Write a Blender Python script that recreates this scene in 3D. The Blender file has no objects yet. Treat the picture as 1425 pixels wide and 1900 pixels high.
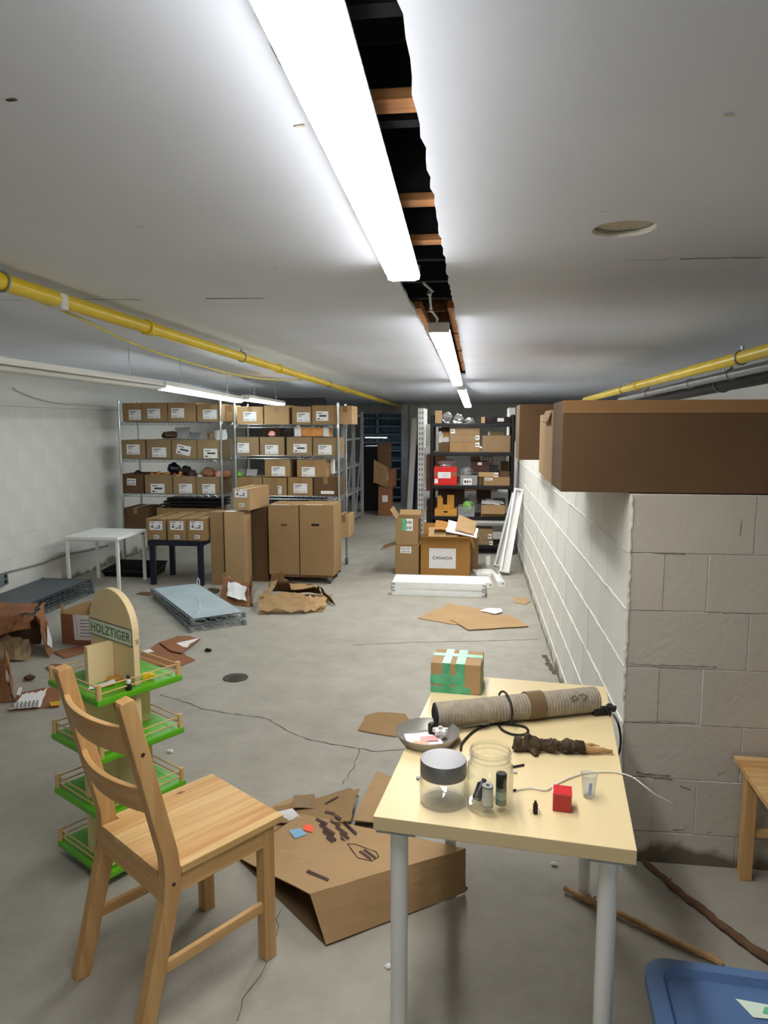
import bpy, bmesh, math, random
from math import pi, sin, cos, atan, atan2, hypot, radians
from mathutils import Vector, Matrix, noise
random.seed(7)
sc = bpy.context.scene
col = sc.collection

# ------------------------------------------------------------------ camera, world, exposure
EYE = 1.62                      # eye height in metres; Y runs down the room, X to its right side
FPX = 1320.0                    # focal length in pixels of the 1425 x 1900 frame
PITCH = atan(160 / 1320)
YAW = atan(170 / 1330)
cd = bpy.data.cameras.new('camera')
cam = bpy.data.objects.new('camera', cd)
col.objects.link(cam)
cd.sensor_fit = 'VERTICAL'
cd.sensor_height = 24.0
cd.lens = 24.0 * FPX / 1900
cd.clip_start = 0.02
cam.location = (0, 0, EYE)
cam.rotation_euler = (pi / 2 - PITCH, 0, YAW)
sc.camera = cam

w = bpy.data.worlds.new('world')
sc.world = w
w.use_nodes = True
w.node_tree.nodes['Background'].inputs[0].default_value = (.8, .85, .9, 1)
w.node_tree.nodes['Background'].inputs[1].default_value = 0.05
sc.view_settings.view_transform = 'Standard'
sc.view_settings.look = 'None'
sc.view_settings.gamma = 1.0
sc.view_settings.use_curve_mapping = False
sc.view_settings.exposure = 0.0
LAMP = 48.0                      # radiance of the strip light lenses
LAMP_OLD = 25.0


# ------------------------------------------------------------------ measuring helpers: pixel of the photograph + a known plane -> metres
def ray(x, y):
    cx, cz = (x - 712.5) / FPX, -(y - 950) / FPX
    Y = cos(PITCH) + cz * sin(PITCH)
    Z = -sin(PITCH) + cz * cos(PITCH)
    return Vector((cx * cos(YAW) - Y * sin(YAW), cx * sin(YAW) + Y * cos(YAW), Z))


def F(x, y, z=0.0):             # on the level plane z
    r = ray(x, y)
    k = (z - EYE) / r.z
    return Vector((r.x * k, r.y * k, z))


def Q(x, y, Y):                 # on the upright plane at distance Y
    r = ray(x, y)
    k = Y / r.y
    return Vector((r.x * k, Y, EYE + r.z * k))


def XP(x, y, X):                # on the upright plane X
    r = ray(x, y)
    k = X / r.x
    return Vector((X, r.y * k, EYE + r.z * k))


def ZD(x, y, p):                # height of pixel (x, y) above the floor point p
    r = ray(x, y)
    return EYE + r.z * hypot(p[0], p[1]) / hypot(r.x, r.y)


# ------------------------------------------------------------------ materials
def C(r, g, b):
    f = lambda u: (u / 255 / 12.92) if u / 255 <= .04045 else ((u / 255 + .055) / 1.055) ** 2.4
    return (f(r), f(g), f(b))


MATS = {}


def mat(name, rgb, rough=.7, metal=0.0, var=.1, scale=5.0, bump=0.0, bscale=60.0, spec=.3, stretch=(1, 1, 1), alpha=1.0, tint=None):
    if name in MATS:
        return MATS[name]
    m = bpy.data.materials.new(name)
    m.use_nodes = True
    nt = m.node_tree
    b = nt.nodes['Principled BSDF']
    b.inputs['Roughness'].default_value = rough
    b.inputs['Metallic'].default_value = metal
    b.inputs['Specular IOR Level'].default_value = spec
    c = C(*rgb)
    tc = nt.nodes.new('ShaderNodeTexCoord')
    mp = nt.nodes.new('ShaderNodeMapping')
    mp.inputs['Scale'].default_value = stretch
    nt.links.new(tc.outputs['Object'], mp.inputs['Vector'])
    n = nt.nodes.new('ShaderNodeTexNoise')
    n.inputs['Scale'].default_value = scale
    n.inputs['Detail'].default_value = 5
    nt.links.new(mp.outputs[0], n.inputs['Vector'])
    cr = nt.nodes.new('ShaderNodeValToRGB')
    cr.color_ramp.elements[0].position = .3
    cr.color_ramp.elements[1].position = .7
    lo = tuple(x * (1 - var) for x in c)
    hi = tuple(min(1, x * (1 + var)) for x in c) if tint is None else C(*tint)
    cr.color_ramp.elements[0].color = (*lo, 1)
    cr.color_ramp.elements[1].color = (*hi, 1)
    nt.links.new(n.outputs['Fac'], cr.inputs[0])
    nt.links.new(cr.outputs[0], b.inputs['Base Color'])
    if bump:
        n2 = nt.nodes.new('ShaderNodeTexNoise')
        n2.inputs['Scale'].default_value = bscale
        n2.inputs['Detail'].default_value = 4
        nt.links.new(mp.outputs[0], n2.inputs['Vector'])
        bp = nt.nodes.new('ShaderNodeBump')
        bp.inputs['Strength'].default_value = bump
        bp.inputs['Distance'].default_value = .004
        nt.links.new(n2.outputs['Fac'], bp.inputs['Height'])
        nt.links.new(bp.outputs[0], b.inputs['Normal'])
    if alpha < 1:
        b.inputs['Alpha'].default_value = alpha
    MATS[name] = m
    return m


def wood(name, rgb, dark, axis=2, rough=.45, knots=True):
    if name in MATS:
        return MATS[name]
    m = mat(name, rgb, rough, var=.06, scale=3, spec=.35)
    nt = m.node_tree
    b = nt.nodes['Principled BSDF']
    tc = nt.nodes.new('ShaderNodeTexCoord')
    mp = nt.nodes.new('ShaderNodeMapping')
    s = [38, 38, 38]
    s[axis] = 2.2
    mp.inputs['Scale'].default_value = s
    nt.links.new(tc.outputs['Object'], mp.inputs['Vector'])
    n = nt.nodes.new('ShaderNodeTexNoise')
    n.inputs['Scale'].default_value = 1.0
    n.inputs['Detail'].default_value = 3
    n.inputs['Distortion'].default_value = .6
    nt.links.new(mp.outputs[0], n.inputs['Vector'])
    cr = nt.nodes.new('ShaderNodeValToRGB')
    e = cr.color_ramp.elements
    e[0].position, e[1].position = .35, .62
    e[0].color, e[1].color = (*C(*dark), 1), (*C(*rgb), 1)
    nt.links.new(n.outputs['Fac'], cr.inputs[0])
    src = cr.outputs[0]
    if knots:
        mp2 = nt.nodes.new('ShaderNodeMapping')
        s2 = [9, 9, 9]
        s2[axis] = 5
        mp2.inputs['Scale'].default_value = s2
        nt.links.new(tc.outputs['Object'], mp2.inputs['Vector'])
        v = nt.nodes.new('ShaderNodeTexVoronoi')
        v.inputs['Scale'].default_value = 1.0
        nt.links.new(mp2.outputs[0], v.inputs['Vector'])
        c2 = nt.nodes.new('ShaderNodeValToRGB')
        c2.color_ramp.elements[0].position, c2.color_ramp.elements[1].position = .05, .11
        c2.color_ramp.elements[0].color, c2.color_ramp.elements[1].color = (1, 1, 1, 1), (0, 0, 0, 1)
        nt.links.new(v.outputs['Distance'], c2.inputs[0])
        mx = nt.nodes.new('ShaderNodeMix')
        mx.data_type = 'RGBA'
        nt.links.new(c2.outputs[0], mx.inputs[0])
        nt.links.new(src, mx.inputs[6])
        mx.inputs[7].default_value = (*C(120, 72, 38), 1)
        src = mx.outputs[2]
    nt.links.new(src, b.inputs['Base Color'])
    return m


def glow(name, rgb, k):
    m = bpy.data.materials.new(name)
    m.use_nodes = True
    b = m.node_tree.nodes['Principled BSDF']
    b.inputs['Base Color'].default_value = (.9, .9, .9, 1)
    b.inputs['Emission Color'].default_value = (*rgb, 1)
    b.inputs['Emission Strength'].default_value = k
    MATS[name] = m
    return m


def thin_glass(name, tint=(1, 1, 1), rough=.03, ior=1.5, milky=0.0):
    m = bpy.data.materials.new(name)
    m.use_nodes = True
    nt = m.node_tree
    nt.nodes.clear()
    out = nt.nodes.new('ShaderNodeOutputMaterial')
    t = nt.nodes.new('ShaderNodeBsdfTransparent')
    t.inputs[0].default_value = (*tint, 1)
    g = nt.nodes.new('ShaderNodeBsdfGlossy')
    g.inputs['Roughness'].default_value = rough
    lw = nt.nodes.new('ShaderNodeLayerWeight')
    lw.inputs[0].default_value = .5
    pw = nt.nodes.new('ShaderNodeMath')
    pw.operation = 'POWER'
    pw.inputs[1].default_value = 3.0
    nt.links.new(lw.outputs['Facing'], pw.inputs[0])
    fr = nt.nodes.new('ShaderNodeMath')
    fr.operation = 'MULTIPLY_ADD'
    fr.inputs[1].default_value = .85
    fr.inputs[2].default_value = ((ior - 1) / (ior + 1)) ** 2
    nt.links.new(pw.outputs[0], fr.inputs[0])
    mx = nt.nodes.new('ShaderNodeMixShader')
    nt.links.new(fr.outputs[0], mx.inputs[0])
    nt.links.new(t.outputs[0], mx.inputs[1])
    nt.links.new(g.outputs[0], mx.inputs[2])
    last = mx
    if milky:
        d = nt.nodes.new('ShaderNodeBsdfDiffuse')
        d.inputs[0].default_value = (*[min(1, x * .9) for x in tint], 1)
        m2 = nt.nodes.new('ShaderNodeMixShader')
        m2.inputs[0].default_value = milky
        nt.links.new(mx.outputs[0], m2.inputs[1])
        nt.links.new(d.outputs[0], m2.inputs[2])
        last = m2
    nt.links.new(last.outputs[0], out.inputs[0])
    MATS[name] = m
    return m


def concrete():
    m = mat('floor_concrete', (162, 158, 147), .62, var=.09, scale=.9, bump=.25, bscale=90, spec=.3)
    nt = m.node_tree
    b = nt.nodes['Principled BSDF']
    cr = b.inputs['Base Color'].links[0].from_node
    tc = nt.nodes.new('ShaderNodeTexCoord')
    n = nt.nodes.new('ShaderNodeTexNoise')
    n.inputs['Scale'].default_value = 4.5
    n.inputs['Detail'].default_value = 9
    n.inputs['Roughness'].default_value = .72
    nt.links.new(tc.outputs['Object'], n.inputs['Vector'])
    c2 = nt.nodes.new('ShaderNodeValToRGB')
    c2.color_ramp.elements[0].position, c2.color_ramp.elements[1].position = .3, .62
    c2.color_ramp.elements[0].color, c2.color_ramp.elements[1].color = (.8, .79, .77, 1), (1.0, 1.0, 1.0, 1)
    nt.links.new(n.outputs['Fac'], c2.inputs[0])
    mx = nt.nodes.new('ShaderNodeMix')
    mx.data_type = 'RGBA'
    mx.blend_type = 'MULTIPLY'
    mx.inputs[0].default_value = 1
    nt.links.new(cr.outputs[0], mx.inputs[6])
    nt.links.new(c2.outputs[0], mx.inputs[7])
    nt.links.new(mx.outputs[2], b.inputs['Base Color'])
    return m


def painted_block(name, rgb, dirt):
    m = mat(name, rgb, .55, var=.05, scale=2.2, bump=.5, bscale=55, spec=.35)
    nt = m.node_tree
    b = nt.nodes['Principled BSDF']
    cr = b.inputs['Base Color'].links[0].from_node
    g = nt.nodes.new('ShaderNodeNewGeometry')
    sep = nt.nodes.new('ShaderNodeSeparateXYZ')
    nt.links.new(g.outputs['Position'], sep.inputs[0])
    n = nt.nodes.new('ShaderNodeTexNoise')
    n.inputs['Scale'].default_value = 7
    n.inputs['Detail'].default_value = 6
    nt.links.new(g.outputs['Position'], n.inputs['Vector'])
    ma = nt.nodes.new('ShaderNodeMath')
    ma.operation = 'MULTIPLY_ADD'
    ma.inputs[1].default_value = -.30
    nt.links.new(n.outputs['Fac'], ma.inputs[0])
    nt.links.new(sep.outputs[2], ma.inputs[2])
    c2 = nt.nodes.new('ShaderNodeValToRGB')
    c2.color_ramp.elements[0].position, c2.color_ramp.elements[1].position = 0.0, .06
    c2.color_ramp.elements[0].color, c2.color_ramp.elements[1].color = (1, 1, 1, 1), (0, 0, 0, 1)
    ma2 = nt.nodes.new('ShaderNodeMath')
    ma2.operation = 'ADD'
    ma2.inputs[1].default_value = .13
    nt.links.new(ma.outputs[0], ma2.inputs[0])
    nt.links.new(ma2.outputs[0], c2.inputs[0])
    mx = nt.nodes.new('ShaderNodeMix')
    mx.data_type = 'RGBA'
    nt.links.new(c2.outputs[0], mx.inputs[0])
    nt.links.new(cr.outputs[0], mx.inputs[6])
    mx.inputs[7].default_value = (*C(*dirt), 1)
    nt.links.new(mx.outputs[2], b.inputs['Base Color'])
    return m


M_FLOOR = concrete()
M_BLOCK = painted_block('white_block_paint', (214, 213, 206), (120, 112, 96))
M_CEIL = mat('ceiling_board', (224, 229, 240), .8, var=.04, scale=1.4, bump=.1, bscale=30)
M_GYPSUM = mat('gypsum_edge', (205, 200, 185), .9, var=.1, scale=60, bump=.5)
M_WHITE = mat('white_metal', (236, 237, 234), .4, var=.03, spec=.4)
M_WHITEP = mat('white_plastic', (215, 216, 212), .45, var=.04)
M_VOID = mat('black_membrane', (38, 38, 44), .8, var=.2)
M_STRAP = wood('strapping_wood', (196, 140, 88), (160, 104, 58), 0, .7, False)
M_JOIST = wood('joist_wood', (140, 104, 72), (104, 74, 50), 1, .8, False)
M_YEL = mat('yellow_pipe_paint', (226, 196, 24), .35, var=.08, spec=.45)
M_YCABLE = mat('yellow_cable', (214, 204, 110), .5, var=.1)
M_CHROME = mat('zinc_wire', (188, 192, 196), .3, 1.0, var=.1)
M_GALV = mat('galvanised', (150, 160, 164), .4, .75, var=.12, scale=8)
M_DKGREY = mat('grey_epoxy', (84, 92, 98), .5, .3, var=.12)
M_BLACK = mat('black_plastic', (24, 24, 26), .45, var=.15)
M_NAVY = mat('navy_lacquer', (22, 24, 44), .35, var=.1, spec=.45)
M_CARD = mat('cardboard', (148, 120, 84), .85, var=.07, scale=3, bump=.12, bscale=40, spec=.15)
M_CARDG = mat('cardboard_greyish', (140, 118, 88), .85, var=.08, scale=3, bump=.12, bscale=40, spec=.15)
M_CARDL = mat('cardboard_light', (172, 142, 104), .85, var=.07, scale=3, bump=.12, bscale=40, spec=.15)
M_CARDR = mat('cardboard_reddish', (142, 98, 70), .85, var=.1, scale=3, bump=.15, bscale=40, spec=.15)
M_CARDO = mat('cardboard_ochre', (164, 120, 66), .8, var=.07, scale=3, bump=.12, bscale=40, spec=.15)
M_CARDD = mat('cardboard_dark', (96, 74, 52), .85, var=.08, scale=3, bump=.12, bscale=40, spec=.15)
M_TAPE = mat('packing_tape', (140, 104, 66), .3, var=.06, spec=.5)
M_GTAPE = mat('green_tape', (74, 160, 116), .4, var=.1, scale=25, tint=(104, 188, 146))
M_PAPER = mat('paper', (228, 226, 226), .8, var=.04)
M_INK = mat('ink', (62, 58, 60), .8, var=.1)
M_PINE_X = wood('pine_x', (208, 168, 114), (196, 152, 98), 0)
M_PINE_Y = wood('pine_y', (212, 174, 120), (198, 156, 102), 1)
M_PINE_Z = wood('pine_z', (202, 162, 108), (188, 145, 93), 2)
M_PLY = mat('pale_plywood', (226, 204, 158), .5, var=.04, scale=4)
M_BIRCH = mat('birch_dowel', (206, 172, 120), .5, var=.06)
M_GREEN = mat('lime_lacquer', (92, 176, 30), .3, var=.06, scale=2, spec=.5)
M_SCREW = mat('dark_screw', (92, 86, 80), .4, .8)
M_TABLE = mat('birch_foil', (220, 200, 154), .42, var=.05, scale=1.5, spec=.4)
M_RED = mat('red_box_print', (200, 40, 36), .45, var=.05)
M_ORANGE = mat('orange_wood', (206, 140, 74), .6, var=.2, scale=14)
M_OCHRE = mat('ochre_card', (196, 142, 60), .7, var=.1)
M_DARKSTUFF = mat('dark_fabric', (46, 40, 42), .9, var=.3, scale=12)
M_BLUEGREY = mat('blue_grey_steel', (116, 138, 156), .5, .2, var=.08)
M_LGREY = mat('light_grey_steel', (150, 152, 152), .5, .3, var=.08)
M_GREY = mat('grey_plastic', (138, 138, 140), .5, var=.06)
M_BROWNP = mat('brown_print', (70, 44, 38), .6, var=.15)
M_CRACK = mat('crack_shadow', (92, 86, 76), .95, var=.2)  # dark grey brown for cracks, board seams and pen strokes
M_BARK = mat('bark', (70, 58, 44), .95, var=.4, scale=30, bump=1.0, bscale=60)
M_RAWWOOD = mat('broken_wood', (172, 132, 92), .85, var=.25, scale=20, stretch=(1, 6, 6))
M_STICK = mat('dry_stick', (168, 136, 96), .8, var=.25, scale=14)
M_STICKD = mat('dark_stick', (98, 74, 54), .8, var=.3, scale=14)
M_BLUE = mat('blue_tote', (78, 106, 148), .5, var=.06, scale=3, spec=.4)
M_STEEL = mat('brushed_steel', (150, 150, 152), .5, 1.0, var=.05)
M_PAN = mat('grey_pan', (158, 154, 146), .4, .35, var=.15)
M_CABLE = mat('black_cable', (34, 32, 30), .5)
M_WCABLE = mat('white_cable', (222, 216, 204), .5)
M_REDCUBE = mat('red_acrylic', (176, 18, 26), .12, var=.05, spec=.6)
M_GLASS = thin_glass('clear_glass', (.965, .97, .955))
M_BAG = thin_glass('clear_bag', (.9, .91, .92), .18, 1.6, .16)
M_CUP = thin_glass('clear_cup', (.93, .95, .97), .08, 1.5, .1)
M_GREENBAG = thin_glass('green_bag', (.35, .75, .2), .2, 1.6, .6)
M_BLUELINE = mat('pale_blue_plastic', (170, 186, 192), .35, var=.1, scale=4, spec=.5)
M_PINK = mat('pink_paper', (226, 160, 158), .6, var=.2, scale=18)
M_LENS = glow('lamp_lens', (1.0, .99, .97), LAMP)
M_LENS_OLD = glow('lamp_tube', (.86, .98, 1.0), LAMP_OLD)


# ------------------------------------------------------------------ mesh builder
def curve(pts, k=6):
    P = [Vector(p) for p in pts]
    out = []
    for i in range(len(P) - 1):
        p0, p1, p2, p3 = P[max(i - 1, 0)], P[i], P[i + 1], P[min(i + 2, len(P) - 1)]
        for j in range(k):
            t = j / k
            out.append(.5 * ((2 * p1) + (p2 - p0) * t + (2 * p0 - 5 * p1 + 4 * p2 - p3) * t * t + (3 * p1 - p0 - 3 * p2 + p3) * t ** 3))
    return out + [P[-1]]


class MB:
    def __init__(s):
        s.v, s.f, s.m, s.k = [], [], [], 0

    def add(s, vs, fs, T=None):
        n = len(s.v)
        for p in vs:
            p = Vector(p)
            s.v.append(T @ p if T is not None else p)
        for f in fs:
            s.f.append([i + n for i in f])
            s.m.append(s.k)
        return s

    def box(s, c, d, rz=0, T=None):
        x, y, z = d[0] / 2, d[1] / 2, d[2] / 2
        vs = [(a * x, b * y, e * z) for e in (-1, 1) for b in (-1, 1) for a in (-1, 1)]
        fs = [(0, 2, 3, 1), (4, 5, 7, 6), (0, 1, 5, 4), (2, 6, 7, 3), (0, 4, 6, 2), (1, 3, 7, 5)]
        M = Matrix.Translation(c) @ Matrix.Rotation(rz, 4, 'Z')
        return s.add(vs, fs, (T @ M) if T is not None else M)

    def lohi(s, lo, hi):
        return s.box([(a + b) / 2 for a, b in zip(lo, hi)], [abs(b - a) for a, b in zip(lo, hi)])

    def beam(s, p0, p1, w, h, up=(0, 0, 1)):
        p0, p1 = Vector(p0), Vector(p1)
        d = (p1 - p0)
        L = d.length
        d.normalize()
        x = d.cross(Vector(up))
        if x.length < 1e-4:
            x = Vector((1, 0, 0))
        x.normalize()
        z = x.cross(d)
        T = Matrix(((x.x, d.x, z.x, 0), (x.y, d.y, z.y, 0), (x.z, d.z, z.z, 0), (0, 0, 0, 1)))
        return s.box((0, 0, 0), (w, L, h), 0, Matrix.Translation((p0 + p1) / 2) @ T)

    def tube(s, path, r, n=8, closed=False):
        P = [Vector(p) for p in path]
        N = len(P)
        R = r if isinstance(r, (list, tuple)) else [r] * N
        vs, fs = [], []
        prev = None
        for i, p in enumerate(P):
            a = P[i - 1] if (i > 0 or closed) else p
            b = P[(i + 1) % N] if (i < N - 1 or closed) else p
            d = (b - a).normalized()
            if prev is None:
                up = Vector((0, 0, 1)) if abs(d.z) < .9 else Vector((1, 0, 0))
                x = d.cross(up).normalized()
            else:
                x = (prev - d * prev.dot(d)).normalized()
            prev = x
            y = d.cross(x)
            for j in range(n):
                t = 2 * pi * j / n
                vs.append(p + x * (R[i] * cos(t)) + y * (R[i] * sin(t)))
        m = N if closed else N - 1
        for i in range(m):
            for j in range(n):
                a, b = i * n + j, i * n + (j + 1) % n
                i2 = (i + 1) % N
                fs.append((a, b, i2 * n + (j + 1) % n, i2 * n + j))
        if not closed:
            fs.append(list(range(n))[::-1])
            fs.append([(N - 1) * n + j for j in range(n)])
        return s.add(vs, fs)

    def cyl(s, p0, p1, r, n=16, r2=None):
        return s.tube([p0, p1], [r, r if r2 is None else r2], n)

    def lathe(s, prof, n=32, T=None, caps=False):
        vs, fs = [], []
        for r, z in prof:
            for j in range(n):
                t = 2 * pi * j / n
                vs.append((r * cos(t), r * sin(t), z))
        for i in range(len(prof) - 1):
            for j in range(n):
                k = (j + 1) % n
                fs.append((i * n + j, i * n + k, (i + 1) * n + k, (i + 1) * n + j))
        if caps:
            fs.append(list(range(n))[::-1])
            fs.append([(len(prof) - 1) * n + j for j in range(n)])
        return s.add(vs, fs, T)

    def prism(s, poly, t, T=None):
        n = len(poly)
        vs = [(x, y, 0) for x, y in poly] + [(x, y, t) for x, y in poly]
        fs = [list(range(n))[::-1], list(range(n, 2 * n))]
        for i in range(n):
            j = (i + 1) % n
            fs.append((i, j, n + j, n + i))
        return s.add(vs, fs, T)

    def sheet(s, a, b, c, d, nu=6, nv=6, t=.004, crumple=0.0, jag=(0, 0, 0, 0), seed=0, bend=0.0):
        """thick sheet with corners a b c d (in order); jag: ragged depth of edges ab, bc, cd, da"""
        a, b, c, d = map(Vector, (a, b, c, d))
        nrm = (b - a).cross(d - a).normalized()
        rnd = random.Random(seed)
        G = []
        for i in range(nu + 1):
            u = i / nu
            row = []
            for j in range(nv + 1):
                v = j / nv
                p = (a * (1 - u) + b * u) * (1 - v) + (d * (1 - u) + c * u) * v
                q = p
                if crumple:
                    k = noise.noise(p * 9 + Vector((seed, 0, 0))) + .5 * noise.noise(p * 25 + Vector((0, seed, 0)))
                    q = q + nrm * crumple * k
                q = q + nrm * bend * sin(pi * u)
                vv = (d - a) * (1 - u) + (c - b) * u
                uu = (b - a) * (1 - v) + (c - d) * v
                if j == 0 and jag[0]: q = q + vv.normalized() * jag[0] * rnd.random()
                if j == nv and jag[2]: q = q - vv.normalized() * jag[2] * rnd.random()
                if i == 0 and jag[3]: q = q + uu.normalized() * jag[3] * rnd.random()
                if i == nu and jag[1]: q = q - uu.normalized() * jag[1] * rnd.random()
                row.append(q)
            G.append(row)
        w = nv + 1
        top = [p for r in G for p in r]
        K = len(top)
        vs = top + [p - nrm * t for p in top]
        fs = []
        for i in range(nu):
            for j in range(nv):
                q = (i * w + j, (i + 1) * w + j, (i + 1) * w + j + 1, i * w + j + 1)
                fs.append(q)
                fs.append(tuple(K + x for x in q[::-1]))
        bd = [i * w for i in range(nu + 1)] + [nu * w + j for j in range(1, nv + 1)] + [i * w + nv for i in range(nu - 1, -1, -1)] + [j for j in range(nv - 1, 0, -1)]
        for i in range(len(bd)):
            p, q = bd[i], bd[(i + 1) % len(bd)]
            fs.append((p, K + p, K + q, q))
        return s.add(vs, fs)

    def mesh(s, name, mats, bevel=0, smooth=False, fix=True):
        me = bpy.data.meshes.new(name)
        me.from_pydata([tuple(p) for p in s.v], [], s.f)
        ms = mats if isinstance(mats, (list, tuple)) else [mats]
        for m in ms:
            me.materials.append(m)
        if len(ms) > 1:
            me.polygons.foreach_set('material_index', s.m)
        if fix or bevel:
            bm = bmesh.new()
            bm.from_mesh(me)
            if fix:
                bmesh.ops.recalc_face_normals(bm, faces=bm.faces)
            if bevel:
                es = [e for e in bm.edges if len(e.link_faces) == 2 and e.calc_face_angle(0) > .5]
                bmesh.ops.bevel(bm, geom=es, offset=bevel, segments=2, profile=.6, affect='EDGES', clamp_overlap=True)
            bm.to_mesh(me)
            bm.free()
        if smooth:
            me.polygons.foreach_set('use_smooth', [True] * len(me.polygons))
            me.set_sharp_from_angle(angle=radians(38))
        me.update()
        return me

    def obj(s, name, mats, parent=None, bevel=0, smooth=False, fix=True, kind=None, label=None, center=False):
        loc = Vector((0, 0, 0))
        if center:
            lo = Vector([min(p[i] for p in s.v) for i in range(3)])
            hi = Vector([max(p[i] for p in s.v) for i in range(3)])
            loc = (lo + hi) / 2
            loc.z = lo.z
            s.v = [p - loc for p in s.v]
        o = put(name, s.mesh(name, mats, bevel, smooth, fix), parent, loc)
        if kind: o['kind'] = kind
        if label: o['label'] = label
        return o


def put(name, me, parent=None, loc=(0, 0, 0), rot=(0, 0, 0), scale=(1, 1, 1)):
    o = bpy.data.objects.new(name, me)
    col.objects.link(o)
    o.parent = parent
    o.location = loc
    o.rotation_euler = rot
    o.scale = scale
    return o


def tag(o, label, cat, group=None):
    o['label'] = label
    o['category'] = cat
    if group: o['group'] = group
    return o


def thing(name, label, cat, loc=(0, 0, 0), rz=0, group=None):
    o = bpy.data.objects.new(name, None)
    col.objects.link(o)
    o.location = loc
    o.rotation_euler = (0, 0, rz)
    return tag(o, label, cat, group)


def struct(o, label=None):
    o['kind'] = 'structure'
    if label: o['label'] = label
    return o


def dup(root, loc, rz, label, group=None):
    r = root.copy()
    col.objects.link(r)
    r.location = loc
    r.rotation_euler = (0, 0, rz)
    r['label'] = label
    if group: r['group'] = group
    for ch in list(root.children):
        c = ch.copy()
        col.objects.link(c)
        c.parent = r
        for g in list(ch.children):
            e = g.copy()
            col.objects.link(e)
            e.parent = c
    return r


def text_mesh(body, size, m, depth=.0006, bold=0.0, spacing=1.0):
    cu = bpy.data.curves.new('lettering', 'FONT')
    cu.body = body
    cu.size = size
    cu.extrude = depth
    cu.offset = bold
    cu.space_character = spacing
    cu.align_x, cu.align_y = 'CENTER', 'CENTER'
    o = bpy.data.objects.new('lettering', cu)
    col.objects.link(o)
    dg = bpy.context.evaluated_depsgraph_get()
    me = bpy.data.meshes.new_from_object(o.evaluated_get(dg))
    bpy.data.objects.remove(o)
    me.materials.clear()
    me.materials.append(m)
    return me


# ================================================================== THE SETTING
WALLX, WALLY, WALLT = .55, 2.59, 1.38       # low block wall: its aisle face, its near end face, its top
LEFTX = -4.25
CEIL = 2.18
BACKY = 15.8
ROOM_R, ROOM_N = 2.7, -4.6                  # right side and rear of the room (behind the camera)

fl = MB().lohi((LEFTX - .3, ROOM_N - .2, -.12), (ROOM_R + .2, BACKY + .2, 0)).obj('floor', M_FLOOR)
struct(fl, 'bare grey concrete floor with cracks')


def ribbon(pts, w, seed, z=.0008):
    rnd = random.Random(seed)
    P = []
    for i in range(len(pts) - 1):
        a, b = Vector(pts[i]), Vector(pts[i + 1])
        n = max(2, int((b - a).length / .03))
        for k in range(n):
            p = a.lerp(b, k / n)
            P.append(p + Vector((rnd.uniform(-1, 1) * .006, rnd.uniform(-1, 1) * .006, 0)))
    P.append(Vector(pts[-1]))
    vs, fs = [], []
    for i, p in enumerate(P):
        d = (P[min(i + 1, len(P) - 1)] - P[max(i - 1, 0)]).normalized()
        s = Vector((-d.y, d.x, 0)) * w * rnd.uniform(.35, 1) / 2
        vs += [(p + s)[:2] + (z,), (p - s)[:2] + (z,)]
    for i in range(len(P) - 1):
        fs.append((2 * i, 2 * i + 1, 2 * i + 3, 2 * i + 2))
    m = MB()
    m.add([Vector(v) for v in vs], fs)
    return m


for k, (px, wd) in enumerate([
    ([(296, 1289), (335, 1300), (380, 1317), (450, 1327), (495, 1333), (530, 1355), (580, 1375), (640, 1385), (700, 1395), (752, 1390)], .010),
    ([(668, 1390), (655, 1425), (636, 1455)], .007),
    ([(518, 1690), (512, 1735), (490, 1795), (455, 1850), (440, 1895)], .004),
    ([(655, 1197), (760, 1192), (880, 1190), (1003, 1186)], .012),
    ([(1010, 1215), (1022, 1240), (1032, 1252)], .05),
]):
    ribbon([F(*p) for p in px], wd, k).obj('crack', M_CRACK, fl, fix=False)

# ---- low block wall (aisle face and near end face), white painted blocks on a recessed mortar core
COURSE, BL, BT = .21, .42, .19
core = MB()
core.lohi((WALLX + .006, WALLY + .006, 0), (WALLX + BT, 9.75, WALLT - .01))
core.lohi((WALLX + .006, WALLY + .006, 0), (ROOM_R, WALLY + BT, WALLT - .01))
core.lohi((WALLX + .1, WALLY + .1, 0), (ROOM_R, BACKY, WALLT - .03))
wr = struct(core.obj('wall_right', M_BLOCK), 'low white painted block wall with boxes on its top')
bcache = {}


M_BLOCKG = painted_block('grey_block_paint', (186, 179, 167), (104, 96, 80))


def block(parent, lo, hi, bev=.0022, m=None):
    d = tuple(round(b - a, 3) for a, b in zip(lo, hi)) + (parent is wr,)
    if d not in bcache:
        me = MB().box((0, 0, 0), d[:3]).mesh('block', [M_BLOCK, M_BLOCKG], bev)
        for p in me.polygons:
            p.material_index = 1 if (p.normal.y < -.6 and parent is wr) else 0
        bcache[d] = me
    return put('block', bcache[d], parent, [(a + b) / 2 for a, b in zip(lo, hi)])


J = .0012
rb = random.Random(3)
zt = WALLT
for c in range(7):
    z1 = zt - c * COURSE
    z0 = max(0, z1 - COURSE + .0025)
    # end face, running to the right
    x = WALLX
    first = True
    if c % 2:
        x = WALLX + .12 + J
    while x < ROOM_R - .05:
        L = BL if (not first or c % 2 == 0) else BL * .36
        x1 = min(x + L, ROOM_R)
        dy = rb.uniform(0, .003)
        block(wr, (x, WALLY + dy, z0), (x1 - J, WALLY + dy + .12, z1))
        x = x1 + .002
        first = False
    y = WALLY if c % 2 else WALLY + .13
    while y < 9.7:
        y1 = min(y + (BL if (y > WALLY or c % 2 == 0) else BL), 9.75)
        dx = rb.uniform(.001, .0025)
        block(wr, (WALLX + dx, y, z0), (WALLX + dx + .12, y1 - J, z1))
        y = y1 + .002

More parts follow.
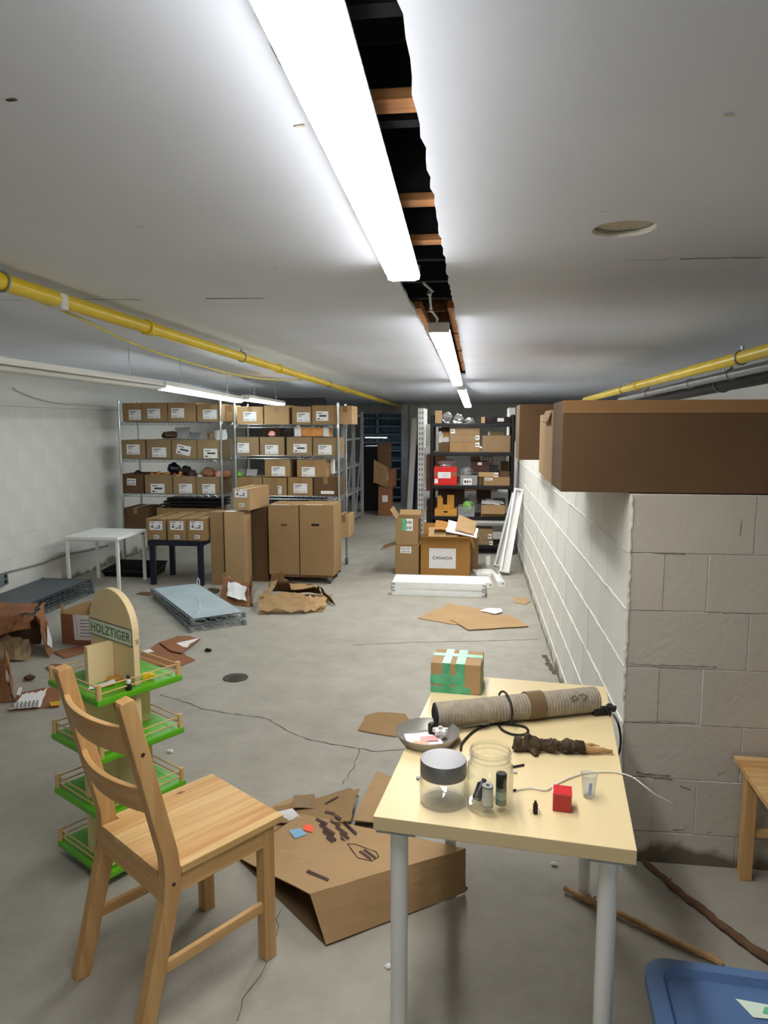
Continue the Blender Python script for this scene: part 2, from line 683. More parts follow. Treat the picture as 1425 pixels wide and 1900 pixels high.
for c in range(1, 7):            # painted mortar bead standing proud along each bed joint of the aisle face
    z = zt - c * COURSE
    rnd = random.Random(c)
    n = 150
    P_ = [(WALLX + .001 + rnd.uniform(-.0012, .0012), WALLY + .004 + (9.7 - WALLY) * i / n, z + rnd.uniform(-.0025, .0025)) for i in range(n + 1)]
    MB().tube(P_, [rnd.uniform(.003, .0065) for _ in P_], 5).obj('mortar_bead', M_BLOCK, wr)
rnd = random.Random(77)
MB().tube([(WALLX + .002 + rnd.uniform(-.002, .004), WALLY + .0005, .02 + 1.35 * i / 80) for i in range(81)], [rnd.uniform(.002, .007) for _ in range(81)], 5).obj('paint_edge', M_BLOCK, wr, label='ragged white paint edge at the corner')
for k, (px, wd) in enumerate([([(1205, 1026), (1272, 1029)], .004), ([(1160, 1231), (1200, 1234), (1285, 1236), (1330, 1238)], .005), ([(1180, 1434), (1215, 1438), (1243, 1440)], .010), ([(1185, 1440), (1248, 1447)], .006),
                              ([(1248, 1539), (1268, 1540), (1275, 1533)], .006), ([(1305, 1136), (1360, 1138), (1420, 1138)], .004), ([(1376, 965), (1373, 995)], .005), ([(1262, 1458), (1282, 1466)], .010), ([(1330, 1438), (1345, 1433)], .005), ([(1312, 1545), (1322, 1544)], .006), ([(1160, 1340), (1225, 1338), (1290, 1342)], .004)]):
    pts = [Q(*p, WALLY - .0008) for p in px]
    m = MB()
    rnd = random.Random(k)
    P_ = []
    for a, b in zip(pts[:-1], pts[1:]):
        n = max(2, int((b - a).length / .012))
        P_ += [a.lerp(b, i / n) + Vector((0, 0, rnd.uniform(-.002, .002))) for i in range(n)]
    P_.append(pts[-1])
    for i in range(len(P_) - 1):
        h0, h1 = wd * rnd.uniform(.1, .4), wd * rnd.uniform(.1, .4)
        a, b = P_[i], P_[i + 1]
        v = Vector((0, 0, 1)) if abs(b.x - a.x) > abs(b.z - a.z) else Vector((1, 0, 0))
        m.add([a - v * h0, b - v * h1, b + v * h1, a + v * h0], [(0, 1, 2, 3)])
    m.obj('crack', mat('joint_shadow', (124, 117, 106), .95, var=.2), wr, fix=False)  # thin grey strips along the chipped block joints

# ---- left block wall with a set back upper band above a ledge
LEDGE = 1.80
lw = MB()
lw.lohi((LEFTX - .25, ROOM_N, 0), (LEFTX - .005, 13.2, LEDGE - .004))
lw.lohi((LEFTX - .25, ROOM_N, LEDGE), (LEFTX - .10, 13.2, CEIL + .1))
wl = struct(lw.obj('wall_left', M_BLOCK), 'white painted block wall with set back upper band')
for c in range(9):
    y = 3.4 + (.2 if c % 2 else 0)
    while y < 8.3:
        dx = rb.uniform(0, .0012)
        block(wl, (LEFTX - .1 - dx, y, c * .2 + .0005), (LEFTX - dx, y + .4 - .0008, (c + 1) * .2 - .0012), .0012)
        y += .4
MB().lohi((LEFTX - .12, ROOM_N + .1, LEDGE), (LEFTX + .02, 13.1, LEDGE + .03)).obj('ledge', M_BLOCK, wl, bevel=.006)

# ---- other walls
struct(MB().lohi((LEFTX - .25, BACKY, 0), (ROOM_R + .2, BACKY + .15, 2.2)).obj('wall_back', M_BLOCK), 'far end wall')
struct(MB().lohi((LEFTX - .25, ROOM_N - .15, 0), (ROOM_R + .2, ROOM_N, 2.3)).obj('wall_rear', M_BLOCK), 'wall behind the viewer')
struct(MB().lohi((ROOM_R, ROOM_N, 0), (ROOM_R + .15, BACKY, 2.3)).obj('wall_side', M_BLOCK), 'white wall beyond the crawl space')
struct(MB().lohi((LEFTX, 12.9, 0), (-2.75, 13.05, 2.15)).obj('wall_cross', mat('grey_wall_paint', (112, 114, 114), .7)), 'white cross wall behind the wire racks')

# ---- ceiling boards with a torn out slot, joists and dark membrane above
SL0, SL1 = -.307, -.112          # slot edges
SLOT_END = 8.0
SLOPE_Y = 9.4


def cz(y):                      # underside height; the far part of the ceiling drops
    return CEIL if y <= SLOPE_Y else CEIL - (y - SLOPE_Y) * .09 / 6.1


CT = .016
croot = MB()
croot.lohi((LEFTX - .25, ROOM_N - .15, CEIL + .24), (ROOM_R + .2, BACKY + .2, CEIL + .27))
ce = struct(croot.obj('ceiling', M_VOID), 'ceiling of grey white boards with a torn open slot')


def jagged(x, y0, y1, amp, seed, step=.06):
    rnd = random.Random(seed)
    n = max(2, int((y1 - y0) / step))
    return [(x + (rnd.uniform(-amp, amp) if 0 < i < n else 0), y0 + (y1 - y0) * i / n) for i in range(n + 1)]


def board(poly, seed=0, z=CEIL):
    m = MB()
    m.prism(poly, CT, Matrix.Translation((0, 0, z)))
    return m.obj('drywall_panel', M_CEIL, ce)


G = .0012
ys = [ROOM_N, -.1, 2.55, 5.3, SLOPE_Y]
for i in range(4):
    y0, y1 = ys[i] + G, ys[i + 1] - G
    xr = SL0 if y0 < 7 else SL0
    e = jagged(SL0, y0, min(y1, SLOT_END), .005, i) if y0 > -1 else [(SL0, y0), (SL0, y1)]
    if y1 > SLOT_END:
        e = e + [(SL0, SLOT_END), (-.205, SLOT_END), (-.205, y1)]
    board([(-3.86, y0)] + e + [(-3.86, y1)])
hc, hr = F(1157, 425, CEIL), .088
for i in range(4):
    y0, y1 = ys[i] + G, ys[i + 1] - G
    e = jagged(SL1, y0, min(y1, SLOT_END), .005, 20 + i) if y0 > -1 else [(SL1, y0), (SL1, y1)]
    if y1 > SLOT_END:
        e = e + [(SL1, SLOT_END), (-.205 + G, SLOT_END), (-.205 + G, y1)]
    X1 = ROOM_R if i != 1 else hc.x - .13
    board([(X1, y0)] + [(X1, y1)] + e[::-1])
    if i == 1:
        board([(hc.x + .13, y0), (ROOM_R, y0), (ROOM_R, y1), (hc.x + .13, y1)])
        # piece with the round lamp cut-out
        m = MB()
        q = .13 - G * 0
        N = 32
        ring, sq = [], []
        rnd = random.Random(5)
        for k in range(N):
            t = 2 * pi * k / N
            rr = hr * (1 + rnd.uniform(-.03, .03))
            ring.append((hc.x + rr * cos(t), hc.y + rr * sin(t)))
            s_ = q / max(abs(cos(t)), abs(sin(t)))
            sq.append((hc.x + s_ * cos(t), hc.y + s_ * sin(t)))
        vs = [(x, y, z) for z in (CEIL, CEIL + CT) for x, y in ring + sq]
        fs = []
        for k in range(N):
            a, b = k, (k + 1) % N
            fs.append((a, b, N + b, N + a))
            fs.append((2 * N + a, 3 * N + a, 3 * N + b, 2 * N + b))
            fs.append((a, 2 * N + a, 2 * N + b, b))
        m.add(vs, fs)
        m.prism([(hc.x - q, y0), (hc.x + q, y0), (hc.x + q, hc.y - q), (hc.x - q, hc.y - q)], CT, Matrix.Translation((0, 0, CEIL)))
        m.prism([(hc.x - q, hc.y + q), (hc.x + q, hc.y + q), (hc.x + q, y1), (hc.x - q, y1)], CT, Matrix.Translation((0, 0, CEIL)))
        m.obj('drywall_panel', M_CEIL, ce)
        m = MB()
        m.tube([(x, y, CEIL + .007) for x, y in ring], .006, 6, closed=True)
        m.obj('cut_edge', M_GYPSUM, ce, smooth=True, label='crumbled white gypsum rim of the round hole')
        MB().lohi((hc.x - .2, hc.y - .2, CEIL + .0175), (hc.x + .2, hc.y + .2, CEIL + .03)).obj('backing_board', M_GYPSUM, ce)
# far, dropping part of the ceiling
for a, b in ((-3.86, -1.5), (-1.5, .9), (.9, ROOM_R)):
    y0, y1 = SLOPE_Y, BACKY
    z0, z1 = cz(y0), cz(y1)
    m = MB()
    m.add([(a + G, y0 + G, z0), (b - G, y0 + G, z0), (b - G, y1, z1), (a + G, y1, z1), (a + G, y0 + G, z0 + CT), (b - G, y0 + G, z0 + CT), (b - G, y1, z1 + CT), (a + G, y1, z1 + CT)],
          [(0, 1, 2, 3), (7, 6, 5, 4), (0, 4, 5, 1), (1, 5, 6, 2), (2, 6, 7, 3), (3, 7, 4, 0)])
    m.obj('drywall_panel', M_CEIL, ce)
# board edge along the left wall and the open band above the pipe
MB().lohi((-3.90, ROOM_N, CEIL - .05), (-3.86, 13, CEIL + .03)).obj('edge_trim', M_CEIL, ce, bevel=.004)
# dark sides of the slot, joists over it and the strapping seen in it
m = MB()
m.lohi((SL0 - .25, -.3, CEIL + .22), (SL1 + .25, SLOT_END, CEIL + .235))
m.obj('membrane', M_VOID, ce)
for i in range(21):
    y = -.1 + i * .405
    MB().lohi((SL0 - .25, y, CEIL + .055), (SL1 + .25, y + .038, CEIL + .2)).obj('joist', M_VOID if i < 10 else M_JOIST, ce)  # near joists blackened: the darkness of the slot is put into their colour
for (pa, pb) in (((718, 185), (775, 210)), ((765, 372), (803, 385)), ((790, 446), (820, 466))):
    a, b = F(*pa, CEIL + .02), F(*pb, CEIL + .02)
    MB().lohi((SL0 - .1, a.y, CEIL + .02), (SL1 + .06, a.y + .06, CEIL + .04)).obj('strapping', M_STRAP, ce, bevel=.002)
for i in range(4):
    y = 3.62 + i * 1.05
    MB().lohi((SL0 - .02, y, CEIL + .018), (SL0 + .03, y + .95, CEIL + .055)).obj('strapping', M_STRAP, ce)
    MB().lohi((SL1 - .035, y, CEIL + .018), (SL1 + .02, y + .95, CEIL + .055)).obj('strapping', M_STRAP, ce)
# seams and scars of the boards
for (pa, pb, wd) in (((1265, 480), (1420, 477), .012), ((1160, 482), (1240, 481), .005), ((380, 554), (490, 553), .016), ((150, 555), (262, 556), .012), ((0, 556), (46, 557), .006)):
    a, b = F(*pa, CEIL), F(*pb, CEIL)
    m = ribbon([a, b], wd, int(pa[0]), CEIL - .0008)
    m.obj('seam', M_CRACK, ce, fix=False)
for k, px in enumerate(((20, 184), (258, 420), (555, 232), (1350, 212), (1120, 392), (510, 498))):
    p = F(*px, CEIL)
    MB().sheet(p + Vector((-.012, -.004, 0)), p + Vector((.012, -.006, 0)), p + Vector((.014, .005, 0)), p + Vector((-.008, .006, 0)), 4, 3, .002, .002, (.004,) * 4, k).obj('scar', M_CRACK if k == 0 else M_GYPSUM, ce)


# ================================================================== LAMPS
def strip_lamp(label, p0, p1, w, lens_mat, group, old=False, hung=False):
    p0, p1 = Vector(p0), Vector(p1)
    L = (p1 - p0).length
    mid = (p0 + p1) / 2
    d = (p1 - p0)
    t = thing('ceiling_lamp', label, 'lamp', mid, 0, group)
    t.rotation_euler = (atan2(d.z, hypot(d.x, d.y)), 0, atan2(-d.x, d.y))
    h = w / 2
    m = MB()
    m.box((0, 0, .038), (w * .8, L, .03))
    m.box((0, 0, .0175 if not old else .021), (w * 1.0, L, .011 if not old else .006))
    m.obj('housing', M_WHITE, t, bevel=.004)
    if not old:
        prof = [(-h, .012), (-h * .9, .002), (-h * .7, -.004), (h * .7, -.004), (h * .9, .002), (h, .012)]
        T = Matrix(((1, 0, 0, 0), (0, 0, 1, -L / 2), (0, 1, 0, 0), (0, 0, 0, 1)))
        m = MB()
        m.prism(prof, L, T)
        m.obj('lens', lens_mat, t)
    else:
        for s in (-1, 1):
            m = MB()
            m.cyl((s * w * .22, -L / 2 + .02, .0), (s * w * .22, L / 2 - .02, .0), .015, 10)
            m.obj('tube', lens_mat, t, smooth=True)
    for s in (-1, 1):
        MB().box((0, s * (L / 2 + .004), .024), (w * .98, .012, .05)).obj('end_cap', M_WHITE, t, bevel=.004)
    for s in (-.3, .3):
        MB().box((0, s * L, .055), (.03, .03, .012)).obj('bracket', M_WHITE, t)
        if hung:
            k = MB()
            k.cyl((0, s * L, .055), (0, s * L, cz(mid.y + s * L) - mid.z - s * d.z), .0025, 6)
            k.obj('hanging_wire', M_CHROME, t)
    return t


strip_lamp('first and nearest strip lamp, overhead at the torn ceiling slot', (-.220, .70, 2.122), (-.255, 2.53, 2.122), .114, M_LENS, 'strip lamps along the ceiling slot')
strip_lamp('second strip lamp along the ceiling slot, beyond the big overhead one', (-.197, 3.78, 2.10), (-.205, 6.22, 2.10), .114, M_LENS, 'strip lamps along the ceiling slot')
strip_lamp('third strip lamp in the row, butted to the end of the second', (-.206, 6.25, 2.10), (-.222, 8.7, 2.10), .114, M_LENS, 'strip lamps along the ceiling slot')
strip_lamp('fourth and farthest strip lamp in the row, drooping over the black shelf', (-.19, 9.5, 2.085), (-.13, 11.9, 1.92), .114, M_LENS, 'strip lamps along the ceiling slot')
strip_lamp('bluish lit tube lamp hanging before the wire racks', (-2.37, 5.2, 1.905), (-2.53, 7.5, 1.88), .10, M_LENS_OLD, 'bluish tube lamps above the wire racks', True, True)
strip_lamp('second bluish tube lamp, farther, above the cartons on the wire racks', (-2.50, 7.62, 1.905), (-2.72, 9.9, 1.915), .10, M_LENS_OLD, 'bluish tube lamps above the wire racks', True, True)
strip_lamp('unlit white tube lamp in line with the bluish lit one', (-2.28, 2.78, 1.895), (-2.365, 5.15, 1.90), .10, M_WHITEP, 'tube lamps hanging on the left', True, True)


# ================================================================== PIPES, CABLES, FITTINGS
def pipe_run(name, label, cat, pts, r, m, couplings=(), clips=(), group=None):
    p0 = Vector(pts[0])
    t = thing(name, label, cat, p0, 0, group)
    P = [Vector(p) - p0 for p in pts]
    mb = MB()
    mb.tube(P, r, 16)
    mb.obj('pipe', m, t, smooth=True)
    L = P[-1]
    for k in couplings:
        c = L * k
        d = L.normalized()
        mb = MB()
        mb.tube([c - d * .03, c - d * .028, c - d * .016, c + d * .016, c + d * .028, c + d * .03], [r * 1.02, r * 1.25, r * 1.16, r * 1.16, r * 1.25, r * 1.02], 16)
        mb.obj('coupling', m, t, smooth=True)
    for k in clips:
        c = L * k
        mb = MB()
        mb.box(c + Vector((0, 0, r + .012)), (.006, .03, .024))
        mb.tube([c + Vector((cos(a) * (r + .003), 0, sin(a) * (r + .003))) for a in [i * 2 * pi / 14 for i in range(14)]], .005, 6, closed=True)
        mb.obj('clip', M_GALV, t, smooth=True)
    return t


ya, yb = XP(-60, 503, -1.65), XP(745, 755, -1.65)
yp = pipe_run('gas_pipe', 'yellow gas pipe running under the ceiling above the wire racks', 'pipe', [ya, yb], .031, M_YEL,
              couplings=(.006, .094, .27, .5), clips=(.012, .2, .42, .7))
MB().box((0, 0, 0), (.064, .05, .064)).obj('sticker', M_PAPER, yp, bevel=.01, label='white printed sticker').location = (XP(108, 560, -1.65) - ya)
c = [XP(*p, -1.72) for p in ((40, 545), (100, 570), (160, 596), (230, 630), (300, 657), (370, 678), (440, 696), (500, 704), (560, 705))]
tag(MB().tube(curve(c), .006, 6).obj('cable', M_YCABLE, smooth=True, center=True), 'pale yellow cable sagging below the yellow gas pipe', 'cable')
yr = pipe_run('gas_pipe', 'yellow gas pipe above the cartons on the block wall', 'pipe', [XP(1470, 638, 1.25), XP(1085, 742, 1.25)], .03, M_YEL, couplings=(.5,), clips=(.1, .6))
pipe_run('water_pipe', 'pale grey pipe beside the yellow pipe over the block wall', 'pipe', [XP(1470, 668, 1.36), XP(1150, 742, 1.36)], .024, M_LGREY, couplings=(.4,), clips=(.2, .7))
pipe_run('insulated_pipe', 'thick black insulated pipe beyond the grey pipe over the block wall', 'pipe', [XP(1480, 680, 1.62), XP(1180, 745, 1.62)], .06, M_BLACK, clips=(.3,))
c = [Vector((LEFTX + .03 - .1, y, z)) for y, z in ((6.3, 1.97), (6.6, 1.90), (7.0, 1.86), (7.4, 1.86), (7.9, 1.89), (8.3, 1.91))]
tag(MB().tube(curve(c), .008, 6).obj('wall_cable', M_WCABLE, smooth=True, center=True), 'loose whitish cable hanging across the upper band of the left wall', 'cable')
o = XP(2, 1074, LEFTX)
t = thing('wall_outlet', 'grey metal outlet box on the left block wall', 'outlet', o)
MB().box((.02, 0, 0), (.04, .07, .11)).obj('box', M_GALV, t, bevel=.004)
MB().box((.042, 0, 0), (.004, .075, .115)).obj('cover_plate', M_GALV, t, bevel=.001)
for s in (-1, 1):
    MB().box((.045, 0, s * .025), (.003, .03, .03)).obj('socket', M_BLACK, t, bevel=.003)
c = [XP(8, 1063, LEFTX + .012), XP(40, 1055, LEFTX + .012), XP(80, 1045, LEFTX + .012), XP(122, 1029, LEFTX + .012), XP(200, 1012, LEFTX + .012)]
tag(MB().tube(c, .009, 8).obj('conduit', M_LGREY, smooth=True, center=True), 'thin grey conduit running along the left wall from the outlet', 'conduit')
strip_lamp('added unseen fill lamp far behind the viewer, in line with the row', (-.237, -4.2, 2.122), (-.237, -2.1, 2.122), .114, M_LENS, 'strip lamps along the ceiling slot')  # fill lamp added out of view to brighten table legs and chair back
# hanging conduit in the slot between the first two lamps
c = [F(*p, z) for p, z in (((786, 525), 2.17), ((803, 540), 2.19), ((797, 543), 2.19), ((800, 575), 2.17), ((812, 592), 2.15), ((808, 608), 2.14))]
t = thing('lamp_cable', 'bare metal cable dropping from the slot to the second lamp', 'cable', c[0])
MB().tube([p - c[0] for p in c], .006, 8).obj('cable', M_GALV, t, smooth=True)
MB().box(c[2] - c[0], (.02, .02, .02)).obj('connector', M_CHROME, t, bevel=.003)
MB().box(c[3] - c[0], (.02, .02, .02)).obj('connector', M_CHROME, t, bevel=.003)
# floor drain
p = F(437, 1258)
t = thing('floor_drain', 'small round dark floor drain in the concrete', 'drain', p)
MB().lathe([(.0, .001), (.062, .001), (.07, .004), (.08, .004), (.082, 0)], 28).obj('rim', mat('rusty_iron', (74, 66, 58), .8, var=.3, scale=20), t, smooth=True)
for k in range(5):
    MB().box((0, (k - 2) * .022, .003), (.09 - abs(k - 2) * .018, .008, .003)).obj('bar', M_SCREW, t)


# ================================================================== CARTONS
LBL = {}


def label_mesh(kind):
    if kind in LBL:
        return LBL[kind]
    rnd = random.Random(len(kind) * 7 + ord(kind[0]))
    m = MB()
    m.box((0, 0, 0), (1, 1, 1))                 # unit plate, front towards -y
    m.k = 1

    def bar(x0, x1, z0, z1):
        m.lohi((x0 - .5, -.75, z0 - .5), (x1 - .5, -.3, z1 - .5))
    if kind == 'ship':
        bar(.08, .62, .78, .86)
        bar(.08, .45, .64, .69)
        bar(.08, .38, .52, .56)
        for k in range(7):
            bar(.08 + k * .055, .08 + k * .055 + rnd.choice((.02, .035)), .08, .26)
        bar(.55, .9, .12, .15)
    elif kind == 'symbols':
        bar(.06, .4, .84, .92)
        for k in range(9):
            x, z = rnd.uniform(.06, .75), rnd.uniform(.1, .62)
            bar(x, x + rnd.uniform(.08, .17), z, z + rnd.uniform(.07, .16))
        bar(.7, .92, .8, .86)
    elif kind == 'small':
        bar(.12, .35, .3, .7)
        bar(.42, .6, .3, .7)
        bar(.7, .85, .35, .65)
    elif kind == 'marked':
        bar(.1, .5, .74, .82)
        bar(.25, .85, .42, .6)
        bar(.1, .3, .12, .26)
        bar(.4, .46, .1, .2)
    elif kind == 'lines':
        for k in range(6):
            bar(.3 + .02 * (k % 3), .9 - .08 * (k % 2), .14 + k * .13, .165 + k * .13)
        bar(.15, .16, .05, .95)
    elif kind == 'barcodes':
        for r in range(2):
            for k in range(8):
                x = .1 + k * .1
                bar(x, x + rnd.choice((.03, .06)), .12 + r * .45, .38 + r * .45)
    elif kind == 'blank':
        pass
    LBL[kind] = m.mesh('label', [M_PAPER, M_INK], fix=False)
    return LBL[kind]


def add_label(parent, loc, w, h, kind='ship', rot=0.0, face=0.0, name='shipping_label', tilt=0.0):
    """label on an upright face; face turns it about z, rot in its own plane"""
    o = put(name, label_mesh(kind), parent, loc, (0, 0, 0), (w, .0012, h))
    o.rotation_euler = (Matrix.Rotation(face, 3, 'Z') @ Matrix.Rotation(tilt, 3, 'X') @ Matrix.Rotation(rot, 3, 'Y')).to_euler()
    return o


def carton(label, base, size, rz=0.0, m=None, group=None, open_top=False, tape=True, flaps=(), hole=False, name='cardboard_box', seam=True):
    """base: middle of the footprint; size: width, depth, height"""
    m = m or M_CARD
    W, D, Hh = size
    b = MB()
    if not open_top:
        b.box((0, 0, Hh / 2), (W, D, Hh))
    else:
        t = .005
        b.lohi((-W / 2, -D / 2, 0), (W / 2, D / 2, t))
        b.lohi((-W / 2, -D / 2, 0), (W / 2, -D / 2 + t, Hh))
        b.lohi((-W / 2, D / 2 - t, 0), (W / 2, D / 2, Hh))
        b.lohi((-W / 2, -D / 2, 0), (-W / 2 + t, D / 2, Hh))
        b.lohi((W / 2 - t, -D / 2, 0), (W / 2, D / 2, Hh))
    o = b.obj(name, m, bevel=.0035)
    o.location = base
    o.rotation_euler = (0, 0, rz)
    tag(o, label, 'box', group)
    if not open_top and tape:
        k = MB()
        k.lohi((-.024, -D / 2 + .0, Hh - .0004), (.024, D / 2, Hh + .0006))
        k.lohi((-.024, -D / 2 - .0008, Hh - min(.07, Hh * .4)), (.024, -D / 2 + .0006, Hh + .0006))
        k.obj('tape', M_TAPE, o)
    # flaps: (side, length, angle above level)
    for side, L, ang in flaps:
        f = MB()
        width = W if side in 'fb' else D
        f.lohi((-width / 2 + .004, 0, -.002), (width / 2 - .004, L, .002))
        q = f.obj('flap', m, o)
        face = {'f': pi, 'b': 0, 'l': pi / 2, 'r': -pi / 2}[side]
        loc = {'f': (0, -D / 2, Hh), 'b': (0, D / 2, Hh), 'l': (-W / 2, 0, Hh), 'r': (W / 2, 0, Hh)}[side]
        q.location = loc
        q.rotation_euler = (Matrix.Rotation(face, 3, 'Z') @ Matrix.Rotation(ang, 3, 'X')).to_euler()
    return o


def px_carton(label, x0, y0, x1, y1, Y, depth, base_z=None, labels=(), conv=None, **kw):
    """carton whose front face fills the pixel rectangle at distance Y; labels: (x0, y0, x1, y1, kind, rot) pixel rectangles"""
    cv = conv or (lambda x, y: (x, y))
    a, b = Q(*cv(x0, y1), Y), Q(*cv(x1, y1), Y)
    t = Q(*cv((x0 + x1) / 2, y0), Y)
    z0 = base_z if base_z is not None else (a.z + b.z) / 2
    if kw.get('group') == 'things on the black shelf':
        a.x, b.x = max(a.x, bx0 + .028), min(b.x, bx1 - .028)
        up = [z for z in bl if z > z0 + .03]
        if up:
            t.z = min(t.z, min(up) - .05)
    W, Hh = b.x - a.x, t.z - z0
    o = carton(label, ((a.x + b.x) / 2, Y + depth / 2, z0), (W, depth, Hh), **kw)
    rz = kw.get('rz', 0)
    for L in labels:
        lx0, ly0, lx1, ly1 = L[:4]
        kind = L[4] if len(L) > 4 else 'ship'
        rot = L[5] if len(L) > 5 else 0
        p, q = Q(*cv(lx0, ly1), Y), Q(*cv(lx1, ly0), Y)
        add_label(o, ((p.x + q.x) / 2 - o.location.x, -depth / 2 - .0012, (p.z + q.z) / 2 - z0), q.x - p.x, q.z - p.z, kind, rot,
                  name='small_label' if kind == 'small' else 'shipping_label')
    return o


# ================================================================== WIRE RACKS
RACK_Y, RACK_D = 7.66, .46
c1 = lambda x, y: (200 + x / 5.9375, 720 + y / 5.9375)
c2 = lambda x, y: (420 + x / 5.9375, 720 + y / 5.9375)
c4 = lambda x, y: (760 + x / 5.9375, 740 + y / 5.9375)


def shelf_parts(parent, W, D, z, m, name='wire_shelf', wires=True):
    """one wire shelf: rim of two rods with zigzag truss, and its deck wires; local origin at the shelf middle"""
    s = MB()
    x, y = W / 2 - .013, D / 2 - .013
    for dz in (0, -.032):
        s.tube([(-x, -y, z + dz), (x, -y, z + dz), (x, y, z + dz), (-x, y, z + dz)], .0035, 6, closed=True)
    for (ax, ay, bx, by) in ((-x, -y, x, -y), (-x, y, x, y), (-x, -y, -x, y), (x, -y, x, y)):
        L = hypot(bx - ax, by - ay)
        n = max(2, int(L / .045))
        n += n % 2
        s.tube([(ax + (bx - ax) * i / n, ay + (by - ay) * i / n, z - (.032 if i % 2 else 0)) for i in range(n + 1)], .0028, 5)
    for k in range(3):
        yy = -D / 4 + k * D / 4
        s.tube([(-x, yy, z - .006), (x, yy, z - .006)], .003, 5)
    o = s.obj(name, m, parent, smooth=True, fix=False, kind='stuff')
    if wires:
        d = MB()
        n = int(W / .027)
        for i in range(1, n):
            xx = -x + 2 * x * i / n
            d.tube([(xx, -y, z + .001), (xx, y, z + .001)], .0018, 4)
        d.obj('deck_wires', m, o, fix=False, kind='stuff')
    return o


def wire_rack(label, x0, x1, levels, top, group):
    t = thing('wire_rack', label, 'rack', ((x0 + x1) / 2, RACK_Y + RACK_D / 2, 0), 0, group)
    W = x1 - x0
    for sx in (-1, 1):
        for sy in (-1, 1):
            p = MB()
            x, y = sx * W / 2, sy * RACK_D / 2
            p.cyl((x, y, .11), (x, y, top), .0127, 10)
            p.cyl((x, y, top), (x, y, top + .008), .0135, 10, .009)
            for z in levels:
                p.cyl((x, y, z - .036), (x, y, z + .004), .018, 10, .0155)
            p.obj('post', M_CHROME, t, smooth=True)
            c = MB()
            c.cyl((x, y, .075), (x, y, .115), .008, 8)
            c.lohi((x - .018, y - .02, .035), (x - .013, y + .03, .08))
            c.lohi((x + .013, y - .02, .035), (x + .018, y + .03, .08))
            co = c.obj('caster', M_GALV, t)
            c = MB()
            c.cyl((x - .011, y + .012, .04), (x + .011, y + .012, .04), .04, 14)
            c.obj('wheel', M_DKGREY, co, smooth=True)
    for z in levels:
        shelf_parts(t, W, RACK_D, z, M_CHROME)
    return t


zA = [Q(320, y, RACK_Y).z for y in (783, 852, 917, 984)]
zB = [Q(530, y, RACK_Y).z for y in (788, 846, 921, 997)]
xA0, xA1 = Q(224, 850, RACK_Y).x, Q(411, 850, RACK_Y).x
xB0, xB1 = Q(437, 850, RACK_Y).x, Q(628, 850, RACK_Y).x
wire_rack('chrome wire rack of cartons standing by the left block wall', xA0, xA1, zA, Q(225, 744, RACK_Y).z, 'chrome wire racks')
wire_rack('chrome wire rack of cartons beside the aisle, right of its twin', xB0, xB1, zB, Q(629, 748, RACK_Y).z, 'chrome wire racks')

RY = RACK_Y + .015
S = .004
NTH = ['first', 'second', 'third', 'fourth', 'fifth']


def row(where, z, conv, recs, group, Y=RY, depth=.40, **kw):
    for i, r in enumerate(recs):
        x0, y0, x1, y1 = r[0]
        opt = dict(kw)
        opt.update(r[2] if len(r) > 2 else {})
        lab = opt.pop('label', None) or f'{NTH[i]} carton from the left {where}'
        px_carton(lab, x0, y0, x1, y1, Y, opt.pop('depth', depth), z + S, r[1], conv, group=group, **opt)


row('on the top shelf of the wall rack', zA[0], c1, [
    ((165, 165, 372, 360), [(235, 240, 365, 350)]),
    ((378, 160, 655, 360), [(440, 228, 575, 335)]),
    ((665, 160, 970, 360), [(702, 222, 840, 328)]),
    ((985, 175, 1238, 365), [(1052, 238, 1200, 342)])], 'cartons on the wire rack by the wall')
b = px_carton('plain light carton at the right end of the top shelf, wall rack', 1302, 190, 1392, 362, RY + .18, .24, zA[0] + S, (), c1, m=M_CARDL, group='cartons on the wire rack by the wall')
row('on the second shelf of the wall rack', zA[1], c1, [
    ((160, 572, 415, 775), [(210, 622, 350, 730)]),
    ((430, 566, 700, 775), [(492, 655, 642, 760)]),
    ((708, 572, 985, 775), [(760, 630, 910, 735, 'marked', .2)]),
    ((990, 572, 1236, 780), [(1058, 668, 1206, 772, 'marked')])], 'cartons on the wire rack by the wall', m=M_CARDG, open_top=True)
row('on the third shelf of the wall rack', zA[2], c1, [
    ((162, 948, 395, 1158), [(215, 998, 308, 1070, 'barcodes', .06)], dict(m=M_CARDD)),
    ((413, 962, 712, 1165), [(476, 1055, 622, 1158, 'marked')]),
    ((722, 972, 975, 1170), [(788, 1056, 928, 1160)]),
    ((980, 975, 1240, 1175), [(1044, 1058, 1182, 1162)])], 'cartons on the wire rack by the wall', m=M_CARDG, open_top=True)
row('on the low shelf of the wall rack', zA[3], c1, [
    ((185, 1320, 440, 1520), [], dict(m=M_CARDD, label='brown carton on the low shelf of the wall rack')),
    ((545, 1325, 1180, 1540), [], dict(m=M_CARD, label='long open carton on the low shelf behind the three labelled cartons', open_top=True))], 'cartons on the wire rack by the wall')

